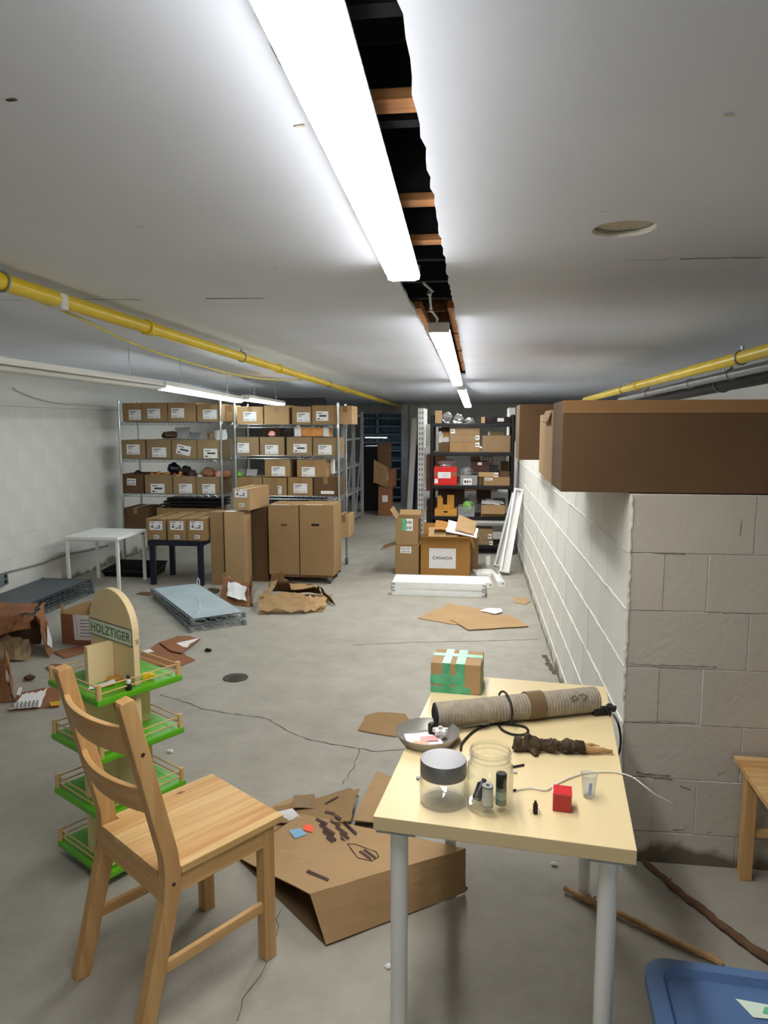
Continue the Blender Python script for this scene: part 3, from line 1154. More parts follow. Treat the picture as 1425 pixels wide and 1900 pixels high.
row('on the top shelf of the aisle rack', zB[0], c2, [
    ((120, 205, 405, 392), [(190, 262, 330, 364)], dict(m=M_CARDL)),
    ((418, 190, 690, 396), [], dict(m=M_CARDL, label='plain unlabelled carton on the top shelf of the aisle rack')),
    ((725, 205, 935, 398), [(778, 270, 918, 374)]),
    ((945, 190, 1228, 400), [(990, 256, 1122, 360, 'marked')])], 'cartons on the wire rack by the aisle')
px_carton('light carton poking out past the aisle post on the top shelf', 1234, 195, 1385, 402, RY + .03, .36, zB[0] + S, (), c2, m=M_CARDL, group='cartons on the wire rack by the aisle')
row('on the second shelf of the aisle rack', zB[1], c2, [
    ((120, 540, 360, 742), [(124, 606, 250, 712)]),
    ((372, 540, 640, 742), [(428, 628, 570, 730)]),
    ((665, 540, 945, 742), [(740, 616, 886, 710, 'marked')]),
    ((955, 545, 1226, 742), [(1014, 628, 1160, 732)])], 'cartons on the wire rack by the aisle', m=M_CARDG, open_top=True)
row('in the lower row on the third shelf, aisle rack', zB[2], c2, [
    ((120, 986, 396, 1190), []),
    ((405, 988, 666, 1190), [(568, 1078, 608, 1174)]),
    ((680, 985, 950, 1190), [(742, 1054, 890, 1156)]),
    ((965, 985, 1226, 1190), [(1042, 1134, 1186, 1166, 'blank')], dict(m=M_CARDD, label='brown carton with torn label at the aisle end of the third shelf'))], 'cartons on the wire rack by the aisle')
zup = Q(*c2(600, 985), RY).z + .002
ztB = Q(*c2(600, 540), RY).z + .006
row('stacked in the upper row on the third shelf, aisle rack', zup, c2, [
    ((425, 788, 705, 982), [(500, 865, 646, 968)]),
    ((780, 790, 1100, 982), [(832, 872, 974, 975)])], 'cartons on the wire rack by the aisle')
px_carton('light carton poking out of the low shelf past the aisle post', 1234, 1405, 1350, 1640, RY + .03, .36, zB[3] + S, (), c2, m=M_CARDL, group='cartons on the wire rack by the aisle')

# ---- what sticks out of the cartons and lies between the shelves
def blob(name, label, cat, c, d, m, seed, group=None, lump=.35, n=12):
    """soft irregular lump (cloth, bag, crumpled paper) resting at c with size d"""
    k = MB()
    nu, nv = n, n // 2 + 2
    vs, fs = [], []
    for j in range(nv + 1):
        th = pi * j / nv
        for i in range(nu):
            ph = 2 * pi * i / nu
            p = Vector((sin(th) * cos(ph), sin(th) * sin(ph), cos(th)))
            f = 1 + lump * noise.noise(p * 1.7 + Vector((seed, 0, 0))) + lump * .6 * noise.noise(p * 4 + Vector((0, seed, 0)))
            q = p * f
            vs.append((q.x * d[0] / 2, q.y * d[1] / 2, max(-.9, q.z) * d[2] / 2))
    for j in range(nv):
        for i in range(nu):
            a, b = j * nu + i, j * nu + (i + 1) % nu
            fs.append((a, b, b + nu, a + nu))
    k.add(vs, fs)
    o = k.obj(name, m, smooth=True)
    o.location = (c[0], c[1], c[2] + d[2] * .45)
    return tag(o, label, cat, group)


def at(conv, x, y, Y):
    return Q(*conv(x, y), Y)


def papers(label, conv, x0, y0, x1, y1, Y, m, rot, group=None, name='folded_paper'):
    a, b = at(conv, x0, y1, Y), at(conv, x1, y0, Y)
    k = MB()
    W, Hh = b.x - a.x, b.z - a.z
    k.sheet((-W / 2, 0, -Hh / 2), (W / 2, -.02, -Hh / 2), (W / 2, .03, Hh / 2), (-W / 2, .05, Hh / 2), 4, 4, .006, .02, (.01,) * 4, int(x0))
    o = k.obj(name, m)
    o.location = ((a.x + b.x) / 2, Y, (a.z + b.z) / 2)
    o.rotation_euler = (0, rot, 0)
    return tag(o, label, 'paper', group)


CY = RY + .09
papers('white paper pad sticking up behind the second shelf cartons', c1, 725, 425, 905, 560, CY + .2, M_PAPER, 0)
papers('crumpled grey paper bag in the third carton of the second shelf', c1, 875, 485, 1015, 575, CY, M_LGREY, .1)
papers('crumpled paper sheet beside the tilted white folder', c1, 1085, 490, 1175, 580, CY, M_CARDG, -.3)
papers('tilted white folder standing in the fourth carton', c1, 1170, 455, 1310, 580, CY + .02, M_PAPER, -.15)
blob('brown_bag', 'flat brown paper bag on the second shelf, wall rack', 'bag', at(c1, 680, 555, CY + .1), (.2, .2, .085), M_CARDD, 3)
rnd = random.Random(11)


def toy(label, p, s, m, seed):
    """chunky wooden figure: body, head, legs"""
    t = thing('wooden_toy', label, 'toy', p, rnd.uniform(-1, 1), 'wooden toys in the third shelf cartons')
    k = MB()
    k.prism([(-.5 * s, 0), (-.42 * s, .35 * s), (-.2 * s, .5 * s), (.2 * s, .46 * s), (.5 * s, .4 * s), (.46 * s, 0), (.25 * s, 0), (.2 * s, .16 * s), (-.2 * s, .16 * s), (-.28 * s, 0)], .3 * s, Matrix.Rotation(pi / 2, 4, 'X'))
    k.obj('body', m, t, bevel=.004)
    k = MB()
    k.prism([(.3 * s, .4 * s), (.34 * s, .72 * s), (.5 * s, .78 * s), (.68 * s, .62 * s), (.6 * s, .46 * s)], .24 * s, Matrix.Translation((0, -.03 * s, 0)) @ Matrix.Rotation(pi / 2, 4, 'X'))
    k.obj('head', m, t, bevel=.004)
    return t


zc = at(c1, 600, 962, CY).z
for k, (x, m, w_) in enumerate([(455, M_ORANGE, 'orange brown'), (510, M_OCHRE, 'ochre'), (560, M_CARDL, 'pale'), (625, M_ORANGE, 'orange'), (690, M_CARDR, 'reddish'), (735, M_ORANGE, 'orange')]):
    p = at(c1, x, 962, CY)
    toy(f'{w_} wooden toy, {NTH[k] if k < 5 else "sixth"} from the left over the third shelf cartons', (p.x, CY + .02 * (k % 3), zc - .045), .1 + .02 * (k % 2), m, k)
for k, (x, yb, w_, h, m, txt) in enumerate([
    (320, 950, .05, .08, M_DARKSTUFF, 'small dark tangled item in the first third shelf carton'),
    (690, 930, .16, .14, M_NAVY, 'dark navy cloth bundle behind the wooden toys'),
    (830, 940, .12, .12, M_DARKSTUFF, 'dark grey cloth bundle behind the wooden toys'),
    (915, 968, .12, .1, M_BROWNP, 'dark maroon cloth in the third carton of the third shelf'),
    (1015, 968, .1, .05, M_PAPER, 'white crumpled wrapper on the third shelf carton'),
    (1100, 960, .16, .12, M_CARDR, 'reddish brown cloth heap in the fourth carton of the third shelf'),
    (1215, 968, .08, .09, M_PINK, 'pinkish item at the end of the fourth carton'),
    (1300, 975, .1, .1, M_CARDR, 'brown lump beside the post of the third shelf'),
]):
    p = at(c1, x, yb, CY)
    blob('loose_item', txt, 'cloth', (p.x, CY + (.1 if 'behind' in txt else .03), p.z - .03), (w_, .14, h), m, k, 'things heaped in the third shelf cartons')
p0, p1 = at(c1, 560, 1300, RY + .05), at(c1, 1240, 1210, RY + .05)
t = thing('tray_stack', 'stack of dark flat trays over the long low carton', 'tray', ((p0.x + p1.x) / 2, RY + .24, p0.z))
for k in range(3):
    MB().box((.02 * k, .0, .012 + k * .034), (abs(p1.x - p0.x) - .04 * k, .3, .02)).obj('tray', M_BLACK if k != 1 else M_DARKSTUFF, t, bevel=.004)
# aisle rack extras
px_carton('ochre patterned tray carton lying on the second shelf cartons, aisle rack', 760, 432, 1130, 538, RY + .05, .2, ztB, (), c2, m=M_ORANGE, tape=False)
for k, (x0, x1) in enumerate(((750, 828), (1070, 1132))):
    px_carton(f'white printed box at the {"wall" if k == 0 else "aisle"} side of the ochre tray', x0 - 2, 434, x1 - 5, 545, RY + .03, .018, ztB, (), c2, m=M_WHITEP, tape=False, name='white_box')
px_carton('brown carton behind the open cartons of the second shelf, aisle rack', 405, 435, 590, 545, RY + .16, .2, ztB, (), c2, m=M_CARDD, tape=False)
px_carton('thin dark flat box on the second shelf, aisle rack', 600, 485, 745, 535, RY + .1, .2, ztB, (), c2, m=M_DARKSTUFF, tape=False)
p = at(c2, 505, 540, RY + .06)
blob('paper_ball', 'small crumpled pinkish paper on the second shelf, aisle rack', 'paper', p, (.08, .06, .07), M_PINK, 5)
p = at(c2, 140, 985, RY + .08)
blob('green_item', 'small bright green item on the third shelf, aisle rack', 'toy', p, (.08, .08, .07), M_GREEN, 6)
p = at(c2, 175, 985, RY + .12)
blob('grey_bag', 'grey green bag behind the green item, aisle rack', 'bag', p + Vector((-.03, .06, 0)), (.10, .08, .10), M_LGREY, 7)
papers('white card standing at the rear of the third shelf', c2, 215, 890, 340, 970, RY + .2, M_PAPER, .05)
px_carton('dark box on the low shelf behind the tall cartons', 560, 1232, 1065, 1400, RY + .08, .3, zB[3] + S, (), c2, m=M_DARKSTUFF, tape=False)
px_carton('white slim carton at the rear of the third shelf by the aisle post', 1146, 780, 1180, 980, RY + .2, .1, zup - 0.0 if False else zB[2] + S + .235, (), c2, m=M_WHITEP, tape=False, name='white_box')

# ---- cartons and small tables before the racks
NT = thing('side_table', 'small navy side table carrying three labelled cartons', 'table', ((F(272, 1085).x + F(378, 1087).x) / 2 + .02, 7.06, 0))
NW = .56
MB().box((0, 0, .438), (NW + .02, .56, .05)).obj('tabletop', M_NAVY, NT, bevel=.004)
for sx in (-1, 1):
    for sy in (-1, 1):
        MB().lohi((sx * NW / 2, sy * .26, 0), (sx * (NW / 2 - .05), sy * (.26 - .05), .413)).obj('leg', M_NAVY, NT, bevel=.003)
for i, (x0, x1) in enumerate(((428, 640), (662, 868), (878, 1080))):
    px_carton(f'long labelled carton on the navy table, {("next to the white table", "middle of three", "next to the tall cartons")[i]}', x0, 1440, x1, 1690, 6.80, .62, .466,
              [((462, 690, 906)[i], 1468, (600, 832, 1050)[i], 1562, 'symbols'), ((510, 734, 956)[i], 1622, (564, 790, 1012)[i], 1658, 'small')], c1, group='three cartons on the navy table')
WT = thing('side_table', 'small white table with thin legs beside the left wall', 'table', Vector(((-3.99 - 3.44) / 2, 6.75, 0)))
w_ = .55
MB().box((0, 0, .525), (w_ + .01, .6, .03)).obj('tabletop', M_WHITE, WT, bevel=.003)
for sx in (-1, 1):
    for sy in (-1, 1):
        MB().lohi((sx * w_ / 2, sy * .29, 0), (sx * (w_ / 2 - .028), sy * (.29 - .028), .51)).obj('leg', M_WHITE, WT, bevel=.002)
for s in (-1, 1):
    MB().lohi((-w_ / 2, s * .28, .49), (w_ / 2, s * .262, .51)).obj('rail', M_WHITE, WT)


def tall(label, x0, y0, x1, y1, Y, depth, m=M_CARD, hole=None, **kw):
    o = px_carton(label, x0, y0, x1, y1, Y, depth, kw.pop('z', 0), (), None, m=m, tape=False, **kw)
    W = o.dimensions.x
    if hole:
        p = Q(hole[0], hole[1], Y)
        k = MB()
        k.box((p.x - o.location.x, -depth / 2 - .0006, p.z - o.location.z), (hole[2], .002, .022))
        k.obj('hand_hole', M_BLACK if hole[3] else M_CARDD, o, bevel=.0008, label='dark open hand hole' if hole[3] else 'closed flap of a hand hole')
    return o


tall('narrow tall carton beside the navy table', 393, 950, 417, 1086, 6.88, .20, M_CARD)
tall('second narrow tall carton, its top edge taped white', 419, 950, 456, 1087, 6.86, .22, M_CARDL)
nt_ = bpy.data.objects['cardboard_box.%03d' % max(int(o.name[14:]) for o in bpy.data.objects if o.name.startswith('cardboard_box.'))]
MB().lohi((-.1, -.112, .0), (.1, -.04, .003)).obj('tape', M_PAPER, nt_, label='crinkled white tape along the top edge').location = (0, 0, Q(437, 950, 6.86).z - nt_.location.z)
tall('tall carton behind the narrow pair', 452, 942, 498, 1060, 7.10, .36, M_CARDD)
o = tall('tall wide carton on a dolly, closed hand hole', 500, 937, 556, 1079, 7.05, .42, M_CARD, (527, 974, .06, False), z=.09)
o = tall('tall wide carton on a dolly, dark open hand hole', 557.5, 937, 620, 1081, 7.04, .42, M_CARD, (585, 974, .08, True), z=.09)
for k, (a, b) in enumerate(((503, 530), (562, 590))):
    p, q = Q(a, 937, 7.06), Q(b, 937, 7.06)
    for ob in bpy.data.objects:
        if ob.get('label', '').startswith('tall wide carton on a dolly') and abs(ob.location.x - (p.x + q.x) / 2) < .12:
            MB().lohi((-.12, -.2116, .0), (.06, -.19, .002)).obj('sticker', M_PAPER, ob, label='white strip of tape on the top edge').location = (0, 0, ob.dimensions.z)
dx0, dx1 = Q(500, 1060, 7.06).x, Q(620, 1060, 7.06).x
D = thing('dolly', 'low dolly on casters under the two tall wide cartons', 'dolly', ((dx0 + dx1) / 2, 7.26, 0))
MB().box((0, 0, .076), (dx1 - dx0 - .03, .4, .022)).obj('deck', M_JOIST, D, bevel=.003)
for sx in (-1, 1):
    for sy in (-1, 1):
        x, y = sx * ((dx1 - dx0) / 2 - .05), sy * .17
        MB().lohi((x - .02, y - .02, .04), (x + .02, y + .02, .065)).obj('caster', M_GALV, D)
        k = MB()
        k.cyl((x - .012, y, .028), (x + .012, y, .028), .028, 14)
        k.obj('wheel', M_DKGREY, D, smooth=True)
o = px_carton('open labelled carton lying on top of the tall cartons', 100, 1100, 292, 1340, 6.84, .5, None,
              [(118, 1106, 255, 1196, 'symbols'), (168, 1264, 222, 1298, 'small')], c2, m=M_CARDL, rz=-.10)
o.location.z = Q(437, 950, 6.86).z + .02
# black boot tray, wall-side shelving
p = Vector(((F(155, 1085).x + F(258, 1085).x) / 2, 7.16, 0))
t = thing('boot_tray', 'black plastic tray on the floor behind the white table', 'tray', (p.x, p.y + .14, 0), 0)
k = MB()
k.prism([(-.28, -.17), (.28, -.17), (.25, .17), (-.25, .17)], .012)
k.obj('base', M_BLACK, t, bevel=.003)
for (x0, y0, x1, y1, x2, y2, x3, y3, z2) in ((-.28, -.17, .28, -.17, .30, -.19, -.30, -.19, .06), (.28, -.17, .25, .17, .27, .19, .30, -.19, .085), (.25, .17, -.25, .17, -.27, .19, .27, .19, .11), (-.25, .17, -.28, -.17, -.30, -.19, -.27, .19, .085)):
    zz = {-.19: .06, .19: .11}
    MB().sheet((x0, y0, .004), (x1, y1, .004), (x2, y2, zz[y2]), (x3, y3, zz[y3]), 3, 2, .006).obj('wall', M_BLACK, t)
k = MB()
k.tube([(-.30, -.19, .06), (.30, -.19, .06), (.27, .19, .11), (-.27, .19, .11)], .010, 8, closed=True)
k.obj('rim', M_BLACK, t, smooth=True)


def loose_shelf(label, loc, rz, W, D, m, group, liner=None, z=.036, tilt=0):
    t = thing('wire_shelf_panel', label, 'shelf', (loc[0], loc[1], z), rz, group)
    t.rotation_euler = (tilt, 0, rz)
    shelf_parts(t, W, D, 0, m, 'shelf_frame')
    for sx in (-1, 1):
        for sy in (-1, 1):
            k = MB()
            k.cyl((sx * (W / 2 - .014), sy * (D / 2 - .014), -.036), (sx * (W / 2 - .014), sy * (D / 2 - .014), .006), .018, 10)
            k.obj('corner_sleeve', m, t, smooth=True)
    if liner:
        MB().box((0, 0, .007), (W - .05, D - .05, .004)).obj('liner', liner, t, bevel=.001)
    return t


g1, g2 = F(280, 1103, .09), F(380, 1166, .09)
gc = Vector((-2.44, 5.90, 0))
ga = radians(-51)
loose_shelf('lower wire shelf of the pale pair on the floor', gc + Vector((.02, -.03, 0)), ga - .03, 1.32, .47, M_GALV, 'pale wire shelves on the floor')
top = loose_shelf('upper wire shelf of the pale pair, lined with a blue grey sheet', gc, ga, 1.30, .46, M_GALV, 'pale wire shelves on the floor', M_BLUELINE, .086)
k = MB()
k.tube([(-.55 + .04 * cos(a), .2, .03 + .045 * sin(a)) for a in [i * 2 * pi / 14 for i in range(14)]], .004, 6, closed=True)
k.obj('tie_loop', M_WHITEP, top, smooth=True)
k = MB()
k.tube([(-.1, .05, .013), (.2, -.02, .012), (.45, -.1, .012), (.64, -.22, .0)], .004, 6)
k.obj('strap', M_WHITEP, top, smooth=True)
for k in range(3):
    loose_shelf(f'{("bottom", "middle", "top")[k]} dark grey wire shelf of the pile against the left wall', (-3.92 - .012 * k, 5.84 + .015 * k, 0), pi / 2 + .01 * k, 1.08, .52, M_DKGREY, 'dark grey wire shelves by the left wall', M_DKGREY if k == 2 else None, .036 + k * .046)
for k in range(2):
    loose_shelf(f'{("lower", "upper")[k]} grey wire shelf of the nearer pile by the left wall', (-3.92, 4.66 + .03 * k, 0), pi / 2 - .04, 1.1, .5, M_GALV, 'nearer grey wire shelves by the left wall', M_GALV if k else None, .036 + k * .046)


# ================================================================== TORN CARTONS AND SCRAPS ON THE FLOOR
def scrap(name, label, poly, m, t=.005, z=.0, jag=.008, seed=1, lift=0.0, cat='cardboard', bend=None, group=None):
    """flat torn sheet lying on the floor, outline in floor points"""
    rnd = random.Random(seed)
    P = []
    for i in range(len(poly)):
        a, b = Vector(poly[i][:2]), Vector(poly[(i + 1) % len(poly)][:2])
        n = max(1, int((b - a).length / .06))
        for k in range(n):
            q = a.lerp(b, k / n)
            if k:
                q += Vector((rnd.uniform(-jag, jag), rnd.uniform(-jag, jag)))
            P.append(q)
    mb = MB()
    mb.prism([(p.x, p.y) for p in P], t, Matrix.Translation((0, 0, z)))
    o = mb.obj(name, m, center=True)
    o.location.z = z
    if lift:
        o.rotation_euler = (lift, 0, 0)
    return tag(o, label, cat, group)


FP = lambda pts, z=0.0: [F(x, y, z) for x, y in pts]
o = scrap('cardboard_sheet', 'flat tan cardboard sheet lying under another near the white boards', FP([(775, 1148), (832, 1121), (905, 1133), (918, 1150), (845, 1160)]), M_CARDL, .005, .001, .004, 1)
o = scrap('cardboard_sheet', 'flat tan cardboard sheet with its end pointing at the block wall', FP([(836, 1152), (886, 1143), (945, 1143), (981, 1164), (869, 1171)]), M_CARDL, .005, .007, .004, 2)
scrap('paper_scrap', 'white paper scrap on the tan cardboard sheets', FP([(890, 1136), (905, 1131), (930, 1132), (932, 1138), (918, 1142), (905, 1139)]), M_PAPER, .002, .013, .003, 3, cat='paper')
scrap('cardboard_scrap', 'small tan cardboard offcut close to the block wall', FP([(953, 1112), (958, 1109), (982, 1111), (984, 1117), (975, 1122), (955, 1119)]), M_CARDL, .005, .001, .003, 4)
scrap('cardboard_scrap', 'torn brown cardboard piece beside the white legged table', FP([(664, 1356), (677, 1330), (700, 1323), (752, 1326), (760, 1338), (735, 1368)]), M_CARD, .005, .001, .008, 5)
# heap between galvanised shelves and tall cartons
t = thing('torn_box', 'crushed torn cardboard box in the middle of the floor', 'box', F(545, 1125))
L = lambda x, y, z: tuple(F(x, y) + Vector((0, 0, z)) - F(545, 1125))
MB().sheet(L(475, 1141, .008), L(600, 1136, .008), L(618, 1104, .008), L(490, 1102, .008), 8, 6, .005, .004, (.02, .02, .02, .02), 1).obj('bottom', M_CARD, t)
MB().sheet(L(480, 1141, .01), L(566, 1141, .012), L(566, 1135, .17), L(478, 1132, .15), 10, 6, .006, .014, (.05, .0, .02, .01), 2, .02).obj('side_panel', M_CARDL, t)
MB().sheet(L(566, 1141, .012), L(612, 1132, .03), L(606, 1126, .10), L(566, 1135, .16), 8, 5, .006, .025, (.04, .03, .04, .0), 3).obj('side_panel', M_CARDL, t)
MB().sheet(L(505, 1102, .02), L(600, 1106, .02), L(592, 1110, .13), L(512, 1106, .15), 8, 4, .006, .018, (.01, .02, .03, .01), 4).obj('side_panel', M_CARDD, t)
MB().sheet(L(600, 1106, .01), L(622, 1126, .01), L(612, 1122, .07), L(592, 1110, .13), 5, 4, .006, .015, (.01, .02, .03, .01), 5).obj('side_panel', M_CARDD, t)
MB().sheet(L(480, 1138, .13), L(498, 1112, .15), L(520, 1110, .19), L(505, 1130, .15), 6, 6, .006, .03, (.03, .03, .04, .03), 6).obj('flap', M_CARDG, t)
MB().sheet(L(498, 1104, .1), L(538, 1104, .12), L(522, 1106, .27), L(504, 1106, .20), 6, 6, .006, .015, (.01, .03, .03, .02), 7).obj('flap', M_CARD, t)
MB().sheet(L(535, 1106, .12), L(592, 1110, .12), L(585, 1122, .15), L(540, 1122, .14), 6, 5, .006, .025, (.01, .02, .04, .02), 8).obj('flap', M_CARD, t)
t = thing('torn_box', 'reddish torn box with a white label beside the crushed box', 'box', F(445, 1115) + Vector((-.03, .05, 0)))
L = lambda x, y, z: tuple(F(x, y) + Vector((0, 0, z)) - F(445, 1115))
MB().sheet(L(410, 1120, .0), L(472, 1132, .0), L(468, 1118, .17), L(418, 1104, .2), 6, 5, .006, .02, (.02, .05, .05, .01), 9).obj('front_panel', M_CARDR, t)
MB().sheet(L(412, 1118, .0), L(412, 1098, .0), L(425, 1090, .17), L(418, 1104, .2), 4, 4, .006, .02, (.01, .03, .03, .01), 10).obj('side_panel', M_CARDR, t)
MB().sheet(L(470, 1130, .0), L(468, 1100, .0), L(470, 1094, .16), L(468, 1118, .17), 4, 4, .006, .03, (.01, .03, .04, .01), 11).obj('side_panel', M_CARDD, t)
a, b, c_, d = [Vector(L(*q)) for q in ((424, 1121, .05), (462, 1130, .04), (462, 1119, .14), (428, 1106, .17))]
n_ = (b - a).cross(d - a).normalized() * .012
n_ = n_ if n_.y < 0 else -n_
MB().sheet(a + n_, b + n_, c_ + n_, d + n_, 8, 6, .002, .012, (.02, .04, .05, .01), 9).obj('label', M_PAPER, t)
scrap('cardboard_scrap', 'brown torn strip on the floor before the narrow tall cartons', FP([(378, 1098), (390, 1092), (408, 1094), (405, 1100), (388, 1103)]), M_CARDD, .006, .001, .01, 7)
scrap('cardboard_scrap', 'small dark brown scrap on the floor by the white table leg', FP([(253, 1103), (262, 1099), (285, 1100), (280, 1106)]), M_CARDD, .005, .001, .006, 8)

# left side torn boxes
B0 = F(128, 1203) + Vector((.05, .08, 0))
t = thing('torn_box', 'reddish open torn box with a white printed sheet, left floor', 'box', B0, -.12)
W_, D_, H_ = .33, .34, .25
MB().lohi((-W_ / 2, 0, 0), (W_ / 2, .005, H_ * .92)).obj('front_panel', M_CARDR, t)
MB().lohi((-W_ / 2, 0, .0), (-W_ / 2 + .005, D_, H_)).obj('side_panel', M_CARD, t)
MB().lohi((W_ / 2 - .005, 0, .0), (W_ / 2, D_, H_ * .8)).obj('side_panel', M_CARDR, t)
MB().lohi((-W_ / 2, D_ - .005, .0), (W_ / 2, D_, H_ * .9)).obj('back_panel', M_CARDD, t)
MB().lohi((-W_ / 2, 0, .0), (W_ / 2, D_, .005)).obj('bottom', M_CARDR, t)
MB().sheet((-W_ / 2, .0, H_ * .92), (-W_ / 2 + .02, .02, H_ * .92), (-W_ / 2 + .02, .02, H_ * 1.25), (-W_ / 2, .0, H_ * 1.25), 3, 4, .005, .01, (0, .01, .02, .01), 3).obj('flap', M_CARDL, t)
MB().sheet((W_ / 2 - .1, -.01, H_ * .05), (W_ / 2 + .04, -.05, 0), (W_ / 2 + .06, .0, H_ * 1.15), (W_ / 2 - .03, .02, H_ * .95), 5, 6, .006, .04, (.02, .04, .05, .02), 4).obj('flap', M_CARDG, t, label='crumpled greyish torn flap')
add_label(t, (.03, -.003, H_ * .55), .17, .19, 'lines', -.04, name='label')
scrap('cardboard_sheet', 'brown cardboard sheet under the reddish open torn box', FP([(100, 1210), (168, 1196), (185, 1206), (120, 1222)]), M_CARDR, .006, .001, .01, 9)
t = thing('torn_box', 'torn brown box arched open on its side by the grey wire shelves', 'box', F(45, 1215))
L = lambda x, y, z: tuple(F(x, y) + Vector((0, 0, z)) - F(45, 1215))
MB().sheet(L(-30, 1212, .26), L(62, 1204, .26), L(78, 1178, .27), L(-20, 1182, .27), 8, 5, .006, .02, (.02, .02, .02, .02), 21).obj('top_panel', M_CARDR, t)
MB().sheet(L(-30, 1212, .26), L(70, 1206, .26), L(60, 1210, .16), L(-30, 1220, .1), 10, 5, .006, .02, (.0, .03, .09, .01), 22).obj('front_panel', M_CARDR, t)
MB().sheet(L(68, 1206, .26), L(82, 1178, .26), L(98, 1200, .0), L(92, 1222, .0), 6, 6, .006, .03, (.01, .02, .05, .03), 23).obj('side_panel', M_CARDR, t)
MB().sheet(L(-25, 1232, .0), L(62, 1228, .0), L(58, 1208, .10), L(-25, 1206, .10), 8, 5, .006, .04, (.03, .03, .04, .02), 24).obj('flap', M_CARDG, t)
MB().sheet(L(-30, 1200, .0), L(80, 1196, .0), L(78, 1190, .2), L(-30, 1196, .24), 6, 4, .006, .02, (.01, .02, .02, .02), 25).obj('back_panel', M_CARDD, t)
MB().sheet(L(89, 1214, .07), L(98, 1208, .02), L(97, 1204, .07), L(91, 1196, .16), 3, 3, .002, .006, (.004,) * 4, 26).obj('label', M_PAPER, t)
t = thing('torn_box', 'torn brown cardboard panel standing at the left picture edge', 'box', F(5, 1310) + Vector((-.045, .07, 0)))
L = lambda x, y, z: tuple(F(x, y) + Vector((0, 0, z)) - F(5, 1310))
MB().sheet(L(-60, 1318, .0), L(26, 1312, .0), L(18, 1300, .29), L(-50, 1300, .2), 8, 7, .006, .02, (.01, .03, .1, .02), 31).obj('front_panel', M_CARDR, t)
MB().sheet(L(26, 1312, .0), L(20, 1270, .0), L(12, 1266, .25), L(18, 1300, .28), 5, 6, .006, .02, (.01, .02, .06, .02), 32).obj('side_panel', M_CARDR, t)
MB().sheet(L(-60, 1318, .0), L(26, 1312, .0), L(20, 1270, .0), L(-50, 1270, .0), 5, 4, .006, .01, (.01,) * 4, 33).obj('bottom', M_CARDD, t)
t = thing('cardboard_flap', 'brown cardboard piece with torn white barcode label on the floor', 'cardboard', F(62, 1300))
L = lambda x, y, z: tuple(F(x, y, z) - F(62, 1300))
MB().sheet(L(14, 1320, .002), L(112, 1312, .002), L(112, 1272, .035), L(30, 1284, .03), 8, 5, .005, .006, (.005, .01, .02, .02), 41).obj('panel', M_CARDR, t)
MB().sheet(L(16, 1317, .016), L(80, 1311, .014), L(92, 1274, .050), L(40, 1288, .040), 10, 6, .002, .006, (.005, .02, .03, .01), 42).obj('label', M_PAPER, t)
MB().sheet(L(30, 1288, .04), L(38, 1290, .04), L(42, 1274, .05), L(34, 1275, .05), 3, 4, .002, .004, (.004,) * 4, 43).obj('label', M_PAPER, t)
for k in range(7):
    x = 22 + k * 7.5
    MB().sheet(L(x, 1314.5 - k * .8, .024), L(x + 3.6, 1314 - k * .8, .024), L(x + 5.2, 1303 - k * .8, .034), L(x + 1.8, 1303.5 - k * .8, .034), 1, 1, .0012).obj('barcode', mat('grey_print', (130, 128, 126)), t)
MB().sheet(L(94, 1310, .016), L(112, 1308, .016), L(112, 1300, .024), L(92, 1303, .024), 3, 3, .002, .002, (.003,) * 4, 44).obj('tape', mat('yellow_tape', (206, 160, 40), .5), t, label='strip of yellow tape')
scrap('cardboard_scrap', 'brown torn cardboard lying behind the green shelf stand', FP([(262, 1212), (298, 1192), (345, 1218), (362, 1226), (330, 1240), (262, 1232)]), M_CARDR, .006, .001, .012, 11)
o = scrap('cardboard_scrap', 'reddish torn cardboard corner with white label, on the piece behind the stand', FP([(296, 1196), (330, 1184), (352, 1184), (372, 1189), (345, 1208), (338, 1216), (318, 1212)]), M_CARDR, .006, .012, .008, 12)
k = MB()
k.prism([(p.x - o.location.x, p.y - o.location.y) for p in FP([(327, 1198), (371, 1188), (362, 1194), (352, 1199), (348, 1206), (340, 1205)])], .0015, Matrix.Translation((0, 0, .0062)))
k.obj('label', M_PAPER, o)
scrap('cardboard_scrap', 'small torn brown piece on the floor left of the green stand', FP([(84, 1240), (98, 1233), (126, 1235), (120, 1244), (96, 1248)]), M_CARDR, .006, .001, .008, 13)
scrap('paper_scrap', 'small white paper scrap beside the torn cardboard behind the stand', FP([(265, 1210), (278, 1206), (286, 1212), (272, 1214)]), M_PAPER, .002, .009, .003, 14, cat='paper')
for k, (px, py, s_, m, txt) in enumerate([
    (386, 1209, .035, M_BLACK, 'small black plastic bit on the open floor'),
    (316, 1396, .022, M_PAPER, 'tiny crumpled white wrapper on the floor behind the chair'),
    (55, 1262, .05, M_CARDD, 'small dark torn shred beside the white barcode label'),
    (722, 1796, .018, M_PAPER, 'tiny white crumb on the floor by the table leg'),
    (1028, 1606, .018, M_PAPER, 'tiny white crumb under the table'),
]):
    blob('litter', txt, 'litter', F(px, py), (s_ * 1.5, s_, s_ * .8), m, k + 40, lump=.5, n=8)


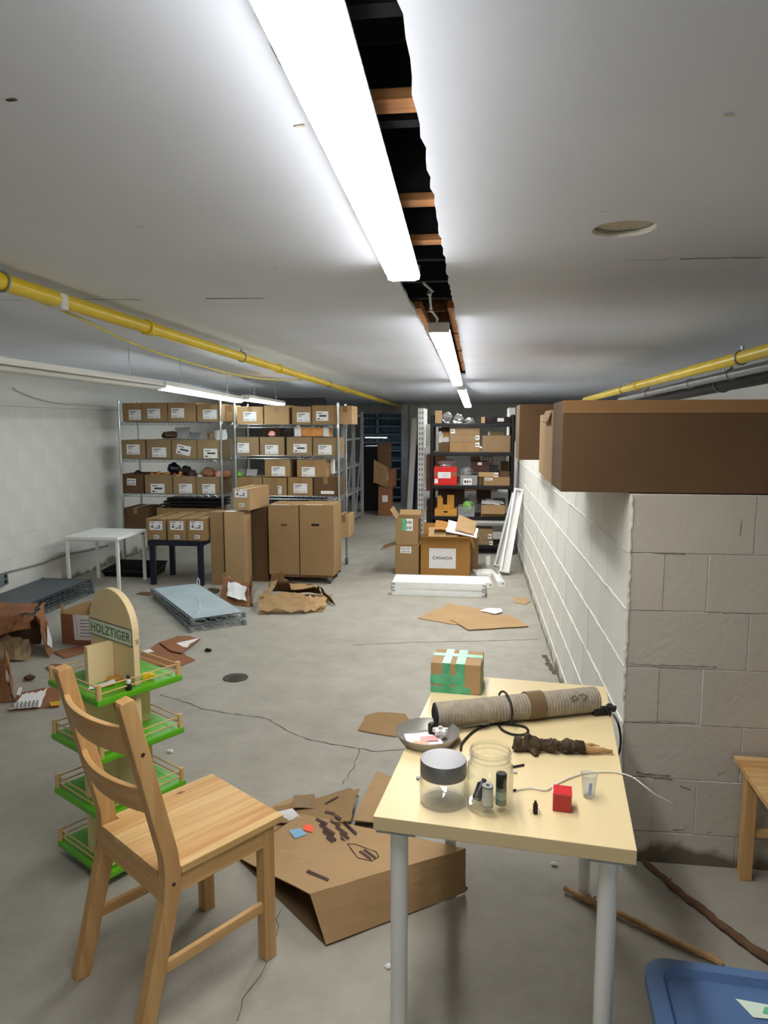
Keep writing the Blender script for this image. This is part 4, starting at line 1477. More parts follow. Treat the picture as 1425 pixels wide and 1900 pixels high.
# ================================================================== GREEN SHELF STAND
ST = thing('display_stand', 'wooden display stand with four lime green railed trays and lettered sign', 'stand', (-1.32, 2.418, 0), radians(59))
TS = .345
TZ = (.055, .268, .482, .688)
for z in TZ:
    k = MB()
    k.box((0, 0, z - .012), (TS, TS, .024))
    tr = k.obj('tray', M_GREEN, ST, bevel=.006)
    h = TS / 2 - .012
    for sx in (-1, 1):
        for sy in (-1, 1):
            k = MB()
            k.cyl((sx * h, sy * h, z - .001), (sx * h, sy * h, z + .05), .0095, 12)
            k.obj('corner_peg', M_BIRCH, tr, smooth=True)
    for dz in (.018, .042):
        for (a, b) in (((-h, -h), (h, -h)), ((h, -h), (h, h)), ((h, h), (-h, h)), ((-h, h), (-h, -h))):
            k = MB()
            k.cyl((a[0], a[1], z + dz), (b[0], b[1], z + dz), .0028, 8)
            k.obj('rail', M_BIRCH, tr, smooth=True)
for i in range(4):
    z0, z1 = TZ[i], (TZ[i + 1] - .024 if i < 3 else .86)
    MB().lohi((-.011, -.145, z0), (.011, .145, z1)).obj('core_panel', M_PLY, ST, bevel=.0015)
    for s in (-1, 1):
        if i == 3 and s > 0:
            continue
        zz = z1 if i < 3 else .832
        MB().lohi((s * .0112, -.011, z0), (s * (.135 if i < 3 else .112), .011, zz)).obj('core_panel', M_PLY, ST, bevel=.0015)
# arched sign: in the plane of the wide panel, facing local -x
R_ = .145
arch = [(-R_, .835), (R_, .835)] + [(R_ * cos(a), .885 + R_ * .98 * sin(a)) for a in [pi * i / 24 for i in range(25)]]
T = Matrix(((0, 0, 1, -.0135), (1, 0, 0, 0), (0, 1, 0, 0), (0, 0, 0, 1)))
sg = MB().prism(arch, .027, T).obj('sign_board', M_PLY, ST, bevel=.003)
MB().box((-.0140, 0, .865), (.001, .286, .064)).obj('sign_border', mat('dark_green_ink', (56, 66, 52), .6), sg)
MB().box((-.0145, 0, .865), (.0012, .279, .057)).obj('sign_plate', mat('pale_green_plate', (214, 224, 206), .5), sg)
tm = text_mesh('HOLZTIGER', .047, mat('green_lettering', (92, 124, 88), .6), .0004, .0006, 1.06)
o = put('lettering', tm, sg, (-.0153, 0, .863))
o.rotation_euler = (Matrix.Rotation(-pi / 2, 3, 'Z') @ Matrix.Rotation(pi / 2, 3, 'X')).to_euler()
RS = Matrix.Rotation(radians(59), 4, 'Z')


def onstand(lx, ly, z):
    return Vector((-1.32, 2.418, 0)) + (RS @ Vector((lx, ly, z)))


a = onstand(-.09, -.055, TZ[3] + .001)
k = MB()
k.sheet((-.05, -.022, .004), (.05, -.026, .006), (.055, .028, .012), (-.04, .022, .004), 8, 5, .0015, .012, (.01, .01, .012, .01), 3)
o = k.obj('paper_scrap', M_PAPER)
o.location = a
o.rotation_euler = (0, 0, .5)
tag(o, 'torn white paper scrap on the top green tray of the stand', 'paper')
a = onstand(-.03, -.04, TZ[3] + .001)
o = MB().box((0, 0, .008), (.05, .03, .016), .3).obj('wood_chip', M_OCHRE, bevel=.003)
o.location = a
tag(o, 'small ochre wooden chip in the corner of the top green tray', 'toy')
a = onstand(.06, -.115, TZ[3] + .001)
t = thing('yellow_block', 'small yellow plastic block on the top green tray', 'toy', a, .3)
MB().box((0, 0, .012), (.034, .022, .024)).obj('body', M_YEL, t, bevel=.004)
k = MB()
k.cyl((.012, 0, .012), (.028, 0, .012), .007, 10)
k.obj('peg', M_YEL, t, smooth=True)
a = onstand(-.045, -.158, TZ[3] + .001)
t = thing('toy_figure', 'tiny black and white figure standing at the rail of the top green tray', 'toy', a)
k = MB()
k.lathe([(0, 0), (.011, .001), (.012, .012), (.008, .022), (.0, .024)], 12)
k.obj('base', M_BLACK, t, smooth=True)
k = MB()
k.lathe([(0, .02), (.008, .024), (.009, .036), (.0, .042)], 12)
k.obj('body', M_WHITE, t, smooth=True)
k = MB()
k.lathe([(0, .04), (.007, .043), (.007, .052), (.0, .057)], 12)
k.obj('head', M_SCREW, t, smooth=True)
a = onstand(-.10, -.02, TZ[1] + .001)
o = MB().sheet((-.03, -.012, .003), (.03, -.014, .004), (.026, .016, .008), (-.03, .012, .003), 5, 4, .0015, .006, (.005,) * 4, 9).obj('paper_scrap', M_PAPER)
o.location = a
tag(o, 'small crumpled white paper on the third green tray down', 'paper')


# ================================================================== PINE CHAIR
def pine_chair(label, loc, rz):
    t = thing('dining_chair', label, 'chair', loc, rz)
    PX = Matrix(((0, 0, 1, 0), (1, 0, 0, 0), (0, 1, 0, 0), (0, 0, 0, 1)))      # profile (y, z) swept along x
    for s in (-1, 1):
        prof = [(-.128, 0), (-.082, 0), (.012, .36), (.020, .44), (.014, .50), (-.088, .945), (-.096, .952), (-.126, .945), (-.130, .936), (-.030, .49), (-.028, .44), (-.034, .37)]
        k = MB()
        k.prism(prof, .036, Matrix.Translation((s * .178 - .018, 0, 0)) @ PX)
        leg = k.obj('leg', M_PINE_Z, t, bevel=.0035)
        for (y, z) in ((-.075, .80), (-.004, .415)):
            k = MB()
            k.cyl((s * .1955, y, z), (s * .1972, y, z), .0055, 10)
            k.obj('screw', M_SCREW, leg)
        k = MB()
        k.lohi((s * .165 - .02, .300, 0), (s * .165 + .02, .340, .43))
        leg = k.obj('leg', M_PINE_Z, t, bevel=.003)
        # side rails and stretchers
        k = MB()
        k.lohi((s * .172 - .010, -.0, .372), (s * .172 + .010, .31, .428))
        k.obj('apron', M_PINE_Y, t, bevel=.002)
        k = MB()
        k.beam((s * .172, -.075, .175), (s * .167, .31, .175), .016, .03)
        k.obj('stretcher', M_PINE_Y, t, bevel=.002)
    MB().lohi((-.165, -.03, .365), (.165, -.008, .428)).obj('apron', M_PINE_X, t, bevel=.002)
    MB().lohi((-.155, .312, .372), (.155, .332, .428)).obj('apron', M_PINE_X, t, bevel=.002)
    # curved ladder slats
    for z0, h in ((.795, .078), (.625, .072)):
        k = MB()
        n = 10
        vs, fs = [], []
        for i in range(n + 1):
            u = -1 + 2 * i / n
            x = u * .164
            for zz in (0, h):
                y = -.002 - (z0 + zz - .49) * .229 - .018 + .0 - .03 * (1 - u * u)
                for dy in (-.0085, .0085):
                    vs.append((x, y + dy, z0 + zz))
        for i in range(n):
            a = i * 4
            b = a + 4
            fs += [(a, a + 2, b + 2, b), (a + 1, b + 1, b + 3, a + 3), (a, b, b + 1, a + 1), (a + 2, a + 3, b + 3, b + 2)]
        fs += [(0, 1, 3, 2), (n * 4, n * 4 + 2, n * 4 + 3, n * 4 + 1)]
        k.add(vs, fs)
        k.obj('back_slat', M_PINE_X, t, bevel=.003)
    # seat of glued boards
    xs = [-.190, -.1575, -.085, -.01, .075, .1575, .190]
    rnd = random.Random(2)
    for i in range(6):
        k = MB()
        a, b = xs[i], xs[i + 1]
        y0 = .024 if i in (0, 5) else -.030
        k.lohi((a, y0, 0), (b - .0006, .372, .020))
        k.mesh
        o = k.obj('seat_board', (M_PINE_Y, SEAT2, SEAT3)[i % 3], t, bevel=.0012)
        o.location = (0, 0, .429)
    return t


SEAT2 = wood('pine_seat_warm', (208, 166, 110), (190, 142, 88), 1)
SEAT3 = wood('pine_seat_pale', (218, 184, 130), (202, 162, 106), 1)
pine_chair('pine chair with ladder back in front of the green stand', (-.931, 1.7835, 0), radians(-35.6))
pine_chair('second pine chair, cut off by the picture edge beside the block wall', (1.30, 2.36, 0), radians(88))


# ================================================================== TABLE
TC = Vector((.118, 1.966, 0))
TA = radians(-6.2)
TB = thing('work_table', 'pale birch topped table with white round legs beside the block wall', 'table', TC, TA)
TW, TD, TZT = .572, .972, .735
MB().box((0, 0, TZT - .017), (TW, TD, .034)).obj('tabletop', M_TABLE, TB, bevel=.002)
for sx in (-1, 1):
    for sy in (-1, 1):
        k = MB()
        x, y = sx * (TW / 2 - .052), sy * (TD / 2 - .045)
        k.lathe([(.019, 0), (.02, .005), (.021, TZT - .04)], 20, Matrix.Translation((x, y, 0)), True)
        lg = k.obj('leg', M_WHITE, TB, smooth=True)
        k = MB()
        k.box((x, y, TZT - .036), (.09, .09, .004))
        k.obj('mount_plate', M_GALV, lg)
TOP = TZT + .0005
D0 = hypot(*F(820, 1480, TOP)[:2])


def pxm(n, p):                      # n pixels at the distance of point p, in metres
    q = Vector(p) - Vector((0, 0, EYE))
    d = -q.x * sin(YAW) + q.y * cos(YAW)
    d = d * cos(PITCH) - q.z * sin(PITCH)
    return n * d / FPX


# steel pan holding papers, knob and cap
p = F(796, 1372, TOP)
pr = pxm(59, p)
t = thing('baking_pan', 'shallow grey metal pan with papers at the table corner', 'pan', (p.x - .004, p.y - .006, TOP))
k = MB()
k.lathe([(0, .001), (pr * .72, .001), (pr * .80, .004), (pr * .98, .026), (pr, .029), (pr * 1.01, .0275), (pr * .985, .0225), (pr * .82, .0), (0, 0)], 40)
k.obj('pan', M_PAN, t, smooth=True)
pp = Vector((p.x - .004, p.y - .008, TOP + .005))


def leaflet(label, dx, dy, w_, h_, rz, m, z, cat='paper', name='leaflet'):
    k = MB()
    k.sheet((-w_ / 2, -h_ / 2, 0), (w_ / 2, -h_ / 2, .001), (w_ / 2, h_ / 2, .003), (-w_ / 2, h_ / 2, 0), 5, 5, .0006, .003, (.002,) * 4, int(abs(dx) * 1000))
    o = k.obj(name, m)
    o.location = pp + Vector((dx, dy, z))
    o.rotation_euler = (0, 0, rz)
    return tag(o, label, cat)


leaflet('white glossy leaflet in the grey pan', -.012, -.006, .098, .080, .3, M_PAPER, .002, name='leaflet')
leaflet('pink leaflet on the white one in the grey pan', .006, -.012, .05, .03, .2, M_PINK, .0065)
leaflet('salmon strip of paper at the near side of the grey pan', -.015, -.040, .045, .018, -.2, mat('salmon_paper', (236, 170, 140), .6), .0062)
o = MB().lathe([(0, 0), (.010, .001), (.011, .03), (.008, .034), (0, .035)], 16).obj('black_knob', M_BLACK, smooth=True)
o.location = pp + Vector((.010, .032, .0))
tag(o, 'black round knob standing in the grey pan', 'knob')
t = thing('valve_cap', 'white star shaped plastic cap in the grey pan', 'cap', pp + Vector((.036, .014, .0)), .4)
k = MB()
k.prism([((.019 + .005 * cos(5 * a)) * cos(a), (.019 + .005 * cos(5 * a)) * sin(a)) for a in [i * 2 * pi / 40 for i in range(40)]], .012, Matrix.Translation((0, 0, .014)))
k.obj('disc', M_WHITEP, t, bevel=.002)
k = MB()
k.cyl((0, 0, 0), (0, 0, .014), .010, 14)
k.obj('stem', M_WHITEP, t, smooth=True)
k = MB()
k.cyl((0, 0, .0255), (0, 0, .029), .006, 12)
k.obj('hub', M_PAN, t, smooth=True)


def jar(label, px, py, wpx, ytop, lid, yneck):
    p = F(px, py, TOP)
    r = pxm(wpx / 2, p)
    t = thing('glass_jar', label, 'jar', p)
    hh = ZD(px, ytop, p) - TOP
    zn = ZD(px, yneck, p) - TOP
    k = MB()
    k.lathe([(0, .008), (r * .3, .0066), (r * .6, .003), (r * .9, .001), (r * .98, .008), (r, .02), (r, zn - .018), (r * .97, zn - .006), (r * .87, zn), (r * .86, hh - .004), (r * .84, hh), (r * .81, hh - .003), (r * .82, zn - .002), (r * .93, zn - .01), (r * .965, zn - .02), (r * .965, .022), (r * .9, .009), (r * .6, .010), (r * .3, .014), (0, .016)], 48)
    k.obj('glass', M_GLASS, t, smooth=True, fix=False)
    for z in (zn + (hh - zn) * .35, zn + (hh - zn) * .7):
        if not lid:
            k = MB()
            k.tube([(r * .875 * cos(a), r * .875 * sin(a), z + .002 * a / 6.3) for a in [i * 2 * pi / 40 for i in range(40)]], .0018, 6, closed=True)
            k.obj('thread', M_GLASS, t, smooth=True)
    if lid:
        k = MB()
        k.lathe([(r * .94, zn + .001), (r * .97, zn + .002), (r * .97, hh - .002), (r * .95, hh + .001), (r * .9, hh + .0015), (0, hh + .001)], 48)
        k.obj('lid', M_STEEL, t, smooth=True)
    return p, r


pj, rj = jar('glass jar with brushed steel lid at the front of the table', 822, 1486, 88, 1408, True, 1437)
pk, rk = jar('open wide glass jar holding a spool and small bottles', 908, 1496, 86, 1388, False, 1414)
z0 = TOP + .0135
t = thing('thread_spool', 'white cylinder spool inside the open glass jar', 'spool', (pk.x - .005, pk.y - .022, z0))
k = MB()
k.cyl((0, 0, .004), (0, 0, .046), .0125, 20)
k.obj('thread', M_WHITEP, t, smooth=True)
for z in (0, .046):
    k = MB()
    k.lathe([(.004, z), (.0135, z), (.0135, z + .004), (.004, z + .004)], 20)
    k.obj('flange', M_LGREY, t, smooth=True)
t = thing('small_bottle', 'slim bottle with black cap inside the open glass jar', 'bottle', (pk.x + .026, pk.y - .012, z0))
k = MB()
k.lathe([(0, 0), (.0125, .001), (.0125, .042), (.009, .045), (0, .045)], 20)
k.obj('body', mat('grey_green_glass', (92, 108, 100), .25), t, smooth=True)
k = MB()
k.lathe([(0, .044), (.0125, .044), (.0125, .074), (.011, .0765), (0, .0765)], 20)
k.obj('cap', M_BLACK, t, smooth=True)
k = MB()
k.lathe([(.0127, .016), (.0127, .034)], 20)
k.obj('label', mat('sage_label', (146, 166, 156), .5), t, smooth=True, fix=False)
t = thing('small_bottle', 'dark blue bottle lying tilted inside the open glass jar', 'bottle', (pk.x - .026, pk.y + .004, z0 + .012))
t.rotation_euler = (radians(-58), 0, radians(-24))
k = MB()
k.lathe([(0, -.012), (.011, -.011), (.012, .026), (.006, .032), (.006, .04), (0, .04)], 18)
k.obj('body', M_NAVY, t, smooth=True)
k = MB()
k.lathe([(0, -.0135), (.006, -.0135), (.006, -.012), (0, -.012)], 14)
k.obj('base_sticker', M_LGREY, t, smooth=True)

# taped carton, rolled carpet piece
a, b, c_ = F(797, 1289, TOP), F(893, 1280, TOP), F(905, 1262, TOP)
bw = (b - a).length
bx = carton('small carton wrapped in green tape at the far table edge', ((a.x + b.x) / 2, (a.y + b.y) / 2 + .0, TOP), (.166, .15, .102), TA + .03, M_CARDL, tape=False)
hW, hD, hH = .166 / 2, .15 / 2, .102
for lo, hi in (((-.045, -hD - .001, hH - .0004), (-.018, hD + .001, hH + .001)), ((.0, -hD - .001, hH - .0004), (.03, hD + .001, hH + .001)),
               ((-hW - .001, .0, hH - .0002), (hW + .001, .03, hH + .0012)),
               ((-.045, -hD - .001, .02), (-.018, -hD + .0004, hH)), ((.0, -hD - .0011, .0), (.03, -hD + .0004, hH)),
               ((-hW - .001, -hD - .0012, .03), (hW * .3, -hD + .0004, .062)), ((-hW, -hD - .0013, .0), (hW * .6, -hD + .0004, .022)),
               ((hW - .0004, -.02, .02), (hW + .001, .02, hH)), ((hW - .0004, -hD, .0), (hW + .0011, hD, .03))):
    MB().lohi(lo, hi).obj('tape', M_GTAPE, bx)
bx.location = Vector(((a.x + b.x) / 2 + .005, (a.y + b.y) / 2 + .062, TOP))
# carpet roll
r0 = .040
e0, e1 = F(806, 1340, TOP), F(1112, 1322, TOP)
e0 = F(808, 1328, TOP + r0)
e1 = F(1104, 1297, TOP + r0)
ax = Vector((e1.x - e0.x, e1.y - e0.y, 0))
RL = ax.length
t = thing('carpet_roll', 'rolled grey ribbed carpet piece lying across the table', 'carpet', Vector(((e0.x + e1.x) / 2, (e0.y + e1.y) / 2, TOP)), atan2(ax.y, ax.x))
t.location.z = TOP + .0016
M_RIB = mat('ribbed_carpet', (150, 140, 124), .95, var=.15, scale=40, bump=.6, bscale=120)
vs, fs = [], []
turns = 3.6
prof = []
N = 110
for i in range(N + 1):
    th = 2 * pi * turns * i / N
    rr = .017 + (r0 - .017) * i / N
    prof.append((rr * cos(th + 1.1), rr * sin(th + 1.1)))
nx = 104
for i in range(nx + 1):
    x = -RL / 2 + RL * i / nx
    rib = .0014 if i % 2 else 0.0
    for (y, z) in prof:
        f = 1 + rib / max(.01, hypot(y, z))
        vs.append((x, y * f, r0 + z * f))
w2 = N + 1
for i in range(nx):
    for j in range(N):
        fs.append((i * w2 + j, i * w2 + j + 1, (i + 1) * w2 + j + 1, (i + 1) * w2 + j))
k = MB()
k.add(vs, fs)
k.obj('carpet', M_RIB, t, smooth=False, fix=False)
k = MB()
k.cyl((-RL / 2 - .004, 0, r0), (-RL / 2 + .012, 0, r0), .026, 20)
k.obj('dark_core', M_DARKSTUFF, t, smooth=True)
k = MB()
k.tube([(RL * .10 - .026, 0, r0), (RL * .10 + .026, 0, r0)], r0 + .0022, 28)
k.obj('tape_band', mat('brown_tape', (112, 92, 66), .5), t, smooth=True)
k = MB()
k.sheet((-RL / 2 + .03, -r0 - .004, .006), (-.11, -r0 - .006, .012), (-.11, -r0 + .002, .020), (-RL / 2 + .03, -r0 - .0, .014), 24, 2, .003, .008, (.008, 0, .004, 0), 4)
k.obj('frayed_edge', mat('frayed_fibre', (104, 96, 84), .95, var=.4, scale=60), t)
k = MB()
for pts in ([(.255, .006), (.262, -.012), (.275, -.010), (.268, .004), (.285, .002), (.280, -.014)], [(.292, .012), (.297, -.008), (.312, -.004)]):
    pass
for q in (((.60, .3), (.66, .55), (.70, .30), (.62, .12)), ((.72, .5), (.78, .6), (.82, .35), (.76, .1))):
    k.tube([(RL / 2 * x, -(r0 + .0015) * cos(.3 + y * .9), r0 + (r0 + .0015) * sin(.3 + y * .9)) for x, y in q], .0014, 5)
k.obj('pen_scrawl', M_CRACK, t)
cdir = Vector((cos(t.rotation_euler.z), sin(t.rotation_euler.z), 0))
cnor = Vector((-cdir.y, cdir.x, 0))
cc = Vector(t.location)
# black cable looped over the roll and on the table
pts = [F(855, 1392, TOP + .004), F(858, 1378, TOP + .004), F(880, 1356, TOP + .004), F(905, 1345, TOP + .004), F(922, 1343, TOP + .004)]
bandx = (F(932, 1310, TOP + r0) - cc).dot(cdir)
for i in range(9):
    th = radians(-50 + i * 25)
    pts.append(cc + cdir * bandx + cnor * (-(r0 + .012) * cos(th)) + Vector((0, 0, r0 + (r0 + .008) * sin(th))))
tag(MB().tube(curve(pts), .0034, 8).obj('cable', M_CABLE, smooth=True, center=True), 'black cable wrapped over the carpet roll', 'cable')
lp = [F(x, y, TOP + .004) for x, y in ((925, 1344), (932, 1354), (950, 1362), (972, 1363), (980, 1356), (972, 1348), (950, 1344), (930, 1342))]
tag(MB().tube(curve(lp), .0034, 8).obj('cable', M_CABLE, smooth=True, center=True), 'black cable loop lying on the table before the roll', 'cable')
pg = F(1120, 1326, TOP)
t = thing('power_plug', 'tangle of black plug and cable at the far end of the roll', 'plug', pg)
MB().box((-.01, 0, .012), (.05, .026, .022), .3).obj('body', M_CABLE, t, bevel=.004)
MB().box((.022, .006, .020), (.03, .02, .016), -.5).obj('strain_relief', M_CABLE, t, bevel=.003)
k = MB()
k.tube([Vector((.014 * cos(a) * (1 + .3 * sin(3 * a)) + .01, .018 * sin(a), .012 + .012 * sin(2 * a) + .006)) for a in [i * 2 * pi / 24 for i in range(24)]], .0034, 6, closed=True)
k.obj('coil', M_CABLE, t, smooth=True)
q = [F(1138, 1326, TOP + .02), F(1146, 1340, TOP + .012), F(1151, 1362, TOP - .03), F(1151, 1385, TOP - .07), F(1147, 1402, TOP - .09)]
k = MB()
k.tube(curve([a_ - pg for a_ in q]), .0034, 8)
k.obj('cable', M_CABLE, t, smooth=True)

# broken branch
s0, s1 = F(952, 1392, TOP), F(1140, 1400, TOP)
t = thing('branch_piece', 'broken piece of bark covered branch on the table', 'branch', s0, atan2(s1.y - s0.y, s1.x - s0.x))
BLn = (s1 - s0).length
k = MB()
P_, R2 = [], []
rnd = random.Random(8)
for i in range(43):
    u = i / 42
    P_.append((u * BLn * .70, rnd.uniform(-.003, .003), .018 + rnd.uniform(-.002, .003)))
    R2.append((.010 if i == 0 else .0165 + .0025 * sin(i * .63) + rnd.uniform(-.001, .001)) * (1.15 if i < 15 else 1.0))
k.tube(P_, R2, 12)
k.tube([(.04, 0, .02), (.038, -.002, .042), (.036, -.003, .050)], [.014, .012, .007], 8)
k.tube([(.05, -.004, .014), (.056, -.028, .008), (.058, -.034, .005)], [.013, .009, .005], 8)
k.tube([(.13, 0, .012), (.14, -.018, .008)], [.009, .004], 8)
k.v = [v + noise.noise_vector(v * 70) * .0045 + noise.noise_vector(v * 220) * .0018 for v in k.v]
k.obj('bark', M_BARK, t, smooth=True)
k = MB()
P_, R2 = [], []
for i in range(8):
    u = i / 7
    P_.append((BLn * (.66 + .32 * u), rnd.uniform(-.003, .003), .014 - .005 * u + rnd.uniform(-.0015, .0015)))
    R2.append(.011 * (1 - .75 * u) + .002)
k.tube(P_, R2, 9)
k.tube([(BLn * .70, .004, .02), (BLn * .78, .005, .024), (BLn * .86, .004, .020)], [.006, .004, .001], 6)
k.obj('split_wood', M_RAWWOOD, t, smooth=False, label='pale split wood at the broken end')

# red box, plastic cup, tiny parts, sticks, white cable
a, b = F(1027, 1505, TOP), F(1062, 1509, TOP)
rw = (b - a).length
t = thing('red_box', 'small red translucent plastic box on the table', 'box', (a + b) / 2 + Vector((0, rw * .5, 0)), TA)
zt_ = ZD(1045, 1474, (a + b) / 2) - TOP
MB().lohi((-rw / 2, -rw / 2, 0), (rw / 2, rw / 2, zt_ - .004)).obj('body', M_REDCUBE, t, bevel=.0015)
MB().lohi((-rw / 2 - .0008, -rw / 2 - .0008, zt_ - .004), (rw / 2 + .0008, rw / 2 + .0008, zt_)).obj('lid', mat('red_lid', (206, 56, 62), .15, spec=.6), t, bevel=.001)
p = F(1092, 1478, TOP)
t = thing('plastic_cup', 'small clear plastic cup with blue marking on the table', 'cup', p)
r = pxm(14, p)
hc_ = ZD(1092, 1436, p) - TOP
k = MB()
k.lathe([(0, .001), (r * .75, .001), (r * .78, .004), (r * 1.05, hc_), (r * 1.12, hc_ + .001), (r * 1.02, hc_ - .001), (r * .74, .005), (0, .005)], 28)
k.obj('cup', M_CUP, t, smooth=True, fix=False)
k = MB()
k.sheet((-.004, -r * .86, .012), (.003, -r * .86, .012), (.005, -r * 1.0, hc_ * .75), (-.002, -r * 1.0, hc_ * .75), 2, 4, .0006)
k.obj('blue_mark', mat('blue_print', (150, 168, 222), .5), t)
p = F(993, 1510, TOP)
t = thing('electronic_part', 'tiny black component with thin wire legs on the table', 'component', p, .2)
MB().box((0, 0, .013), (.010, .008, .024)).obj('body', M_BLACK, t, bevel=.001)
MB().box((0, 0, .028), (.005, .005, .008)).obj('cap', M_BLACK, t, bevel=.001)
for sx in (-1, 1):
    for sy in (-1, 1):
        k = MB()
        k.tube([(sx * .005, sy * .003, .006), (sx * .010, sy * .006, .009), (sx * .013, sy * .008, .001)], .0006, 5)
        k.obj('leg', M_GALV, t)
for k_, (a, b, txt) in enumerate((((951, 1423), (972, 1419), 'short dark pencil stub on the table behind the jars'), ((950, 1467), (957, 1466), 'tiny dark rod on the table beside the open jar'))):
    a, b = F(*a, TOP + .003), F(*b, TOP + .003)
    tag(MB().cyl(a, b, .003, 8).obj('pencil_stub', M_DARKSTUFF, smooth=True, center=True), txt, 'pencil')
blob('plastic_bit', 'tiny white plastic bit behind the open jar', 'bit', F(955, 1434, TOP), (.012, .012, .009), M_WHITEP, 61, n=8)
blob('plastic_bit', 'tiny grey metal bit at the table edge by the lidded jar', 'bit', F(776, 1446, TOP), (.012, .01, .008), M_GALV, 62, n=8)
c = [F(x, y, TOP + .003) for x, y in ((958, 1466), (985, 1462), (1012, 1466), (1030, 1456), (1060, 1442), (1090, 1434), (1130, 1432), (1152, 1435))]
c += [F(1175, 1443, TOP + .0), F(1195, 1458, TOP - .01), F(1217, 1475, TOP - .03), F(1245, 1490, TOP - .06)]
tag(MB().tube(curve(c), .0021, 8).obj('cable', M_WCABLE, smooth=True, center=True), 'thin white cable curling off the table edge', 'cable')


# ================================================================== BIG FLATTENED CARTON BETWEEN CHAIR AND TABLE
o0 = F(605, 1753)
t = thing('flattened_carton', 'large half flattened cardboard carton on the floor under the table', 'box', o0)
L = lambda x, y, z=0.0: tuple(F(x, y, z) - o0)
rA, rB = L(575, 1658, .115), L(864, 1574, .14)
MB().sheet(L(440, 1590, .006), L(605, 1753, .006), L(868, 1646, .006), L(630, 1530, .006), 6, 6, .005).obj('bottom_panel', M_CARDD, t)
MB().sheet(rA, L(605, 1753, .008), L(864, 1655, .008), rB, 5, 10, .005, .006).obj('side_panel', M_CARD, t, label='shadowed side panel facing the table legs')
MB().sheet(L(440, 1590, .008), rA, rB, L(560, 1510, .085), 10, 10, .005, .004).obj('top_panel', M_CARDL, t)
bpy.context.view_layer.update()
from mathutils.bvhtree import BVHTree


def bvh():
    global BV
    bv_v, bv_f = [], []
    for ch in t.children:
        n0 = len(bv_v)
        bv_v += [v.co + o0 for v in ch.data.vertices]
        bv_f += [[i + n0 for i in p.vertices] for p in ch.data.polygons]
    BV = BVHTree.FromPolygons(bv_v, bv_f)


bvh()


def onto(x, y, up=.0032):
    h, nn, _, _ = BV.ray_cast(Vector((0, 0, EYE)), ray(x, y).normalized())
    if h is None:
        return Vector(L(x, y, .03)) + Vector((0, 0, up))
    if nn.z < 0: nn = -nn
    return h + nn * up - o0


MB().sheet(L(444, 1586, .012), onto(556, 1512, .006), L(545, 1478, .03), L(508, 1494, .012), 6, 6, .005, .004).obj('flap', M_CARDL, t)
MB().sheet(onto(514, 1530, .006), onto(652, 1530, .012), L(668, 1462, .06), L(508, 1497, .02), 8, 6, .004, .006, (.0, .01, .01, .0), 3).obj('flap', M_CARD, t)
MB().sheet(onto(655, 1525, .010), onto(775, 1535, .010), L(765, 1455, .05), L(698, 1430, .012), 8, 6, .005, .004, (.0, .0, .004, .004), 4).obj('flap', M_CARDL, t)
MB().sheet(onto(538, 1509, .022), onto(586, 1510, .024), onto(585, 1480, .018), onto(545, 1481, .018), 4, 4, .003, .003, (.01, .004, .01, .006), 5).obj('torn_flap', M_CARDG, t)
MB().sheet(onto(606, 1503, .020), onto(668, 1487, .022), onto(650, 1468, .018), onto(606, 1482, .018), 5, 4, .003, .003, (.006, .004, .006, .01), 6).obj('torn_flap', M_CARDG, t)
bvh()


def mark(name, m, quad, seed=1, t_=.0008, n=3):
    a, b, c2, d = quad
    k = MB()
    k.sheet(a, b, c2, d, n, n, t_, .0)
    return k.obj(name, m, t)


def onpanel(x, y, z):
    return L(x, y, z)


def pq(x0, y0, x1, y1, x2, y2, x3, y3, z):
    return [onto(x0, y0), onto(x1, y1), onto(x2, y2), onto(x3, y3)]


PZ = .118
mark('label', M_PAPER, pq(526, 1528, 558, 1517, 543, 1499, 512, 1508, .090))
mark('sticker', mat('orange_sticker', (244, 100, 70), .5), pq(562, 1540, 580, 1546, 582, 1533, 566, 1530, .128)).__setitem__('label', 'round orange sticker')
mark('sticker', mat('blue_sticker', (130, 170, 200), .4), pq(548, 1557, 570, 1549, 557, 1537, 536, 1542, .120)).__setitem__('label', 'pale blue sticker')
rnd = random.Random(4)
for (x, y, w_, s_) in ((585, 1518, 26, .4), (592, 1528, 34, .55), (598, 1540, 30, .6), (612, 1520, 22, .5), (622, 1532, 26, .6), (630, 1543, 20, .6), (602, 1505, 22, .2), (636, 1524, 30, .75), (605, 1552, 14, .6), (620, 1512, 14, .5)):
    dx, dy = w_ * .8, w_ * s_
    mark('print', M_BROWNP, pq(x, y + 4.5, x + dx, y + dy + 4.5, x + dx + 3, y + dy, x + 3, y, .133), n=1)
for k_ in range(4):
    mark('print', M_BROWNP, pq(603 + k_ * 4, 1492 - k_ * 2, 616 + k_ * 4, 1484 - k_ * 2, 617 + k_ * 4, 1485 - k_ * 2, 604 + k_ * 4, 1493.5 - k_ * 2, .115), n=1)
mark('print', M_BROWNP, pq(568, 1619, 608, 1636, 611, 1632, 572, 1615, .128), n=1)
mark('print', M_BROWNP, pq(632, 1558, 642, 1562, 633, 1551, 632, 1551, .140), n=1)
hexp = [(645, 1566), (664, 1592), (690, 1598), (703, 1590), (698, 1581), (660, 1567)]
for i in range(6):
    a, b = hexp[i], hexp[(i + 1) % 6]
    k = MB()
    k.tube([onto(*a, .0005), onto(*b, .0005)], .0018, 4)
    k.obj('print', M_BROWNP, t)
for (x, y) in ((666, 1582), (674, 1579)):
    mark('print', M_BROWNP, pq(x, y, x + 22, y + 15, x + 24, y + 12, x + 3, y - 3, .147), n=1)


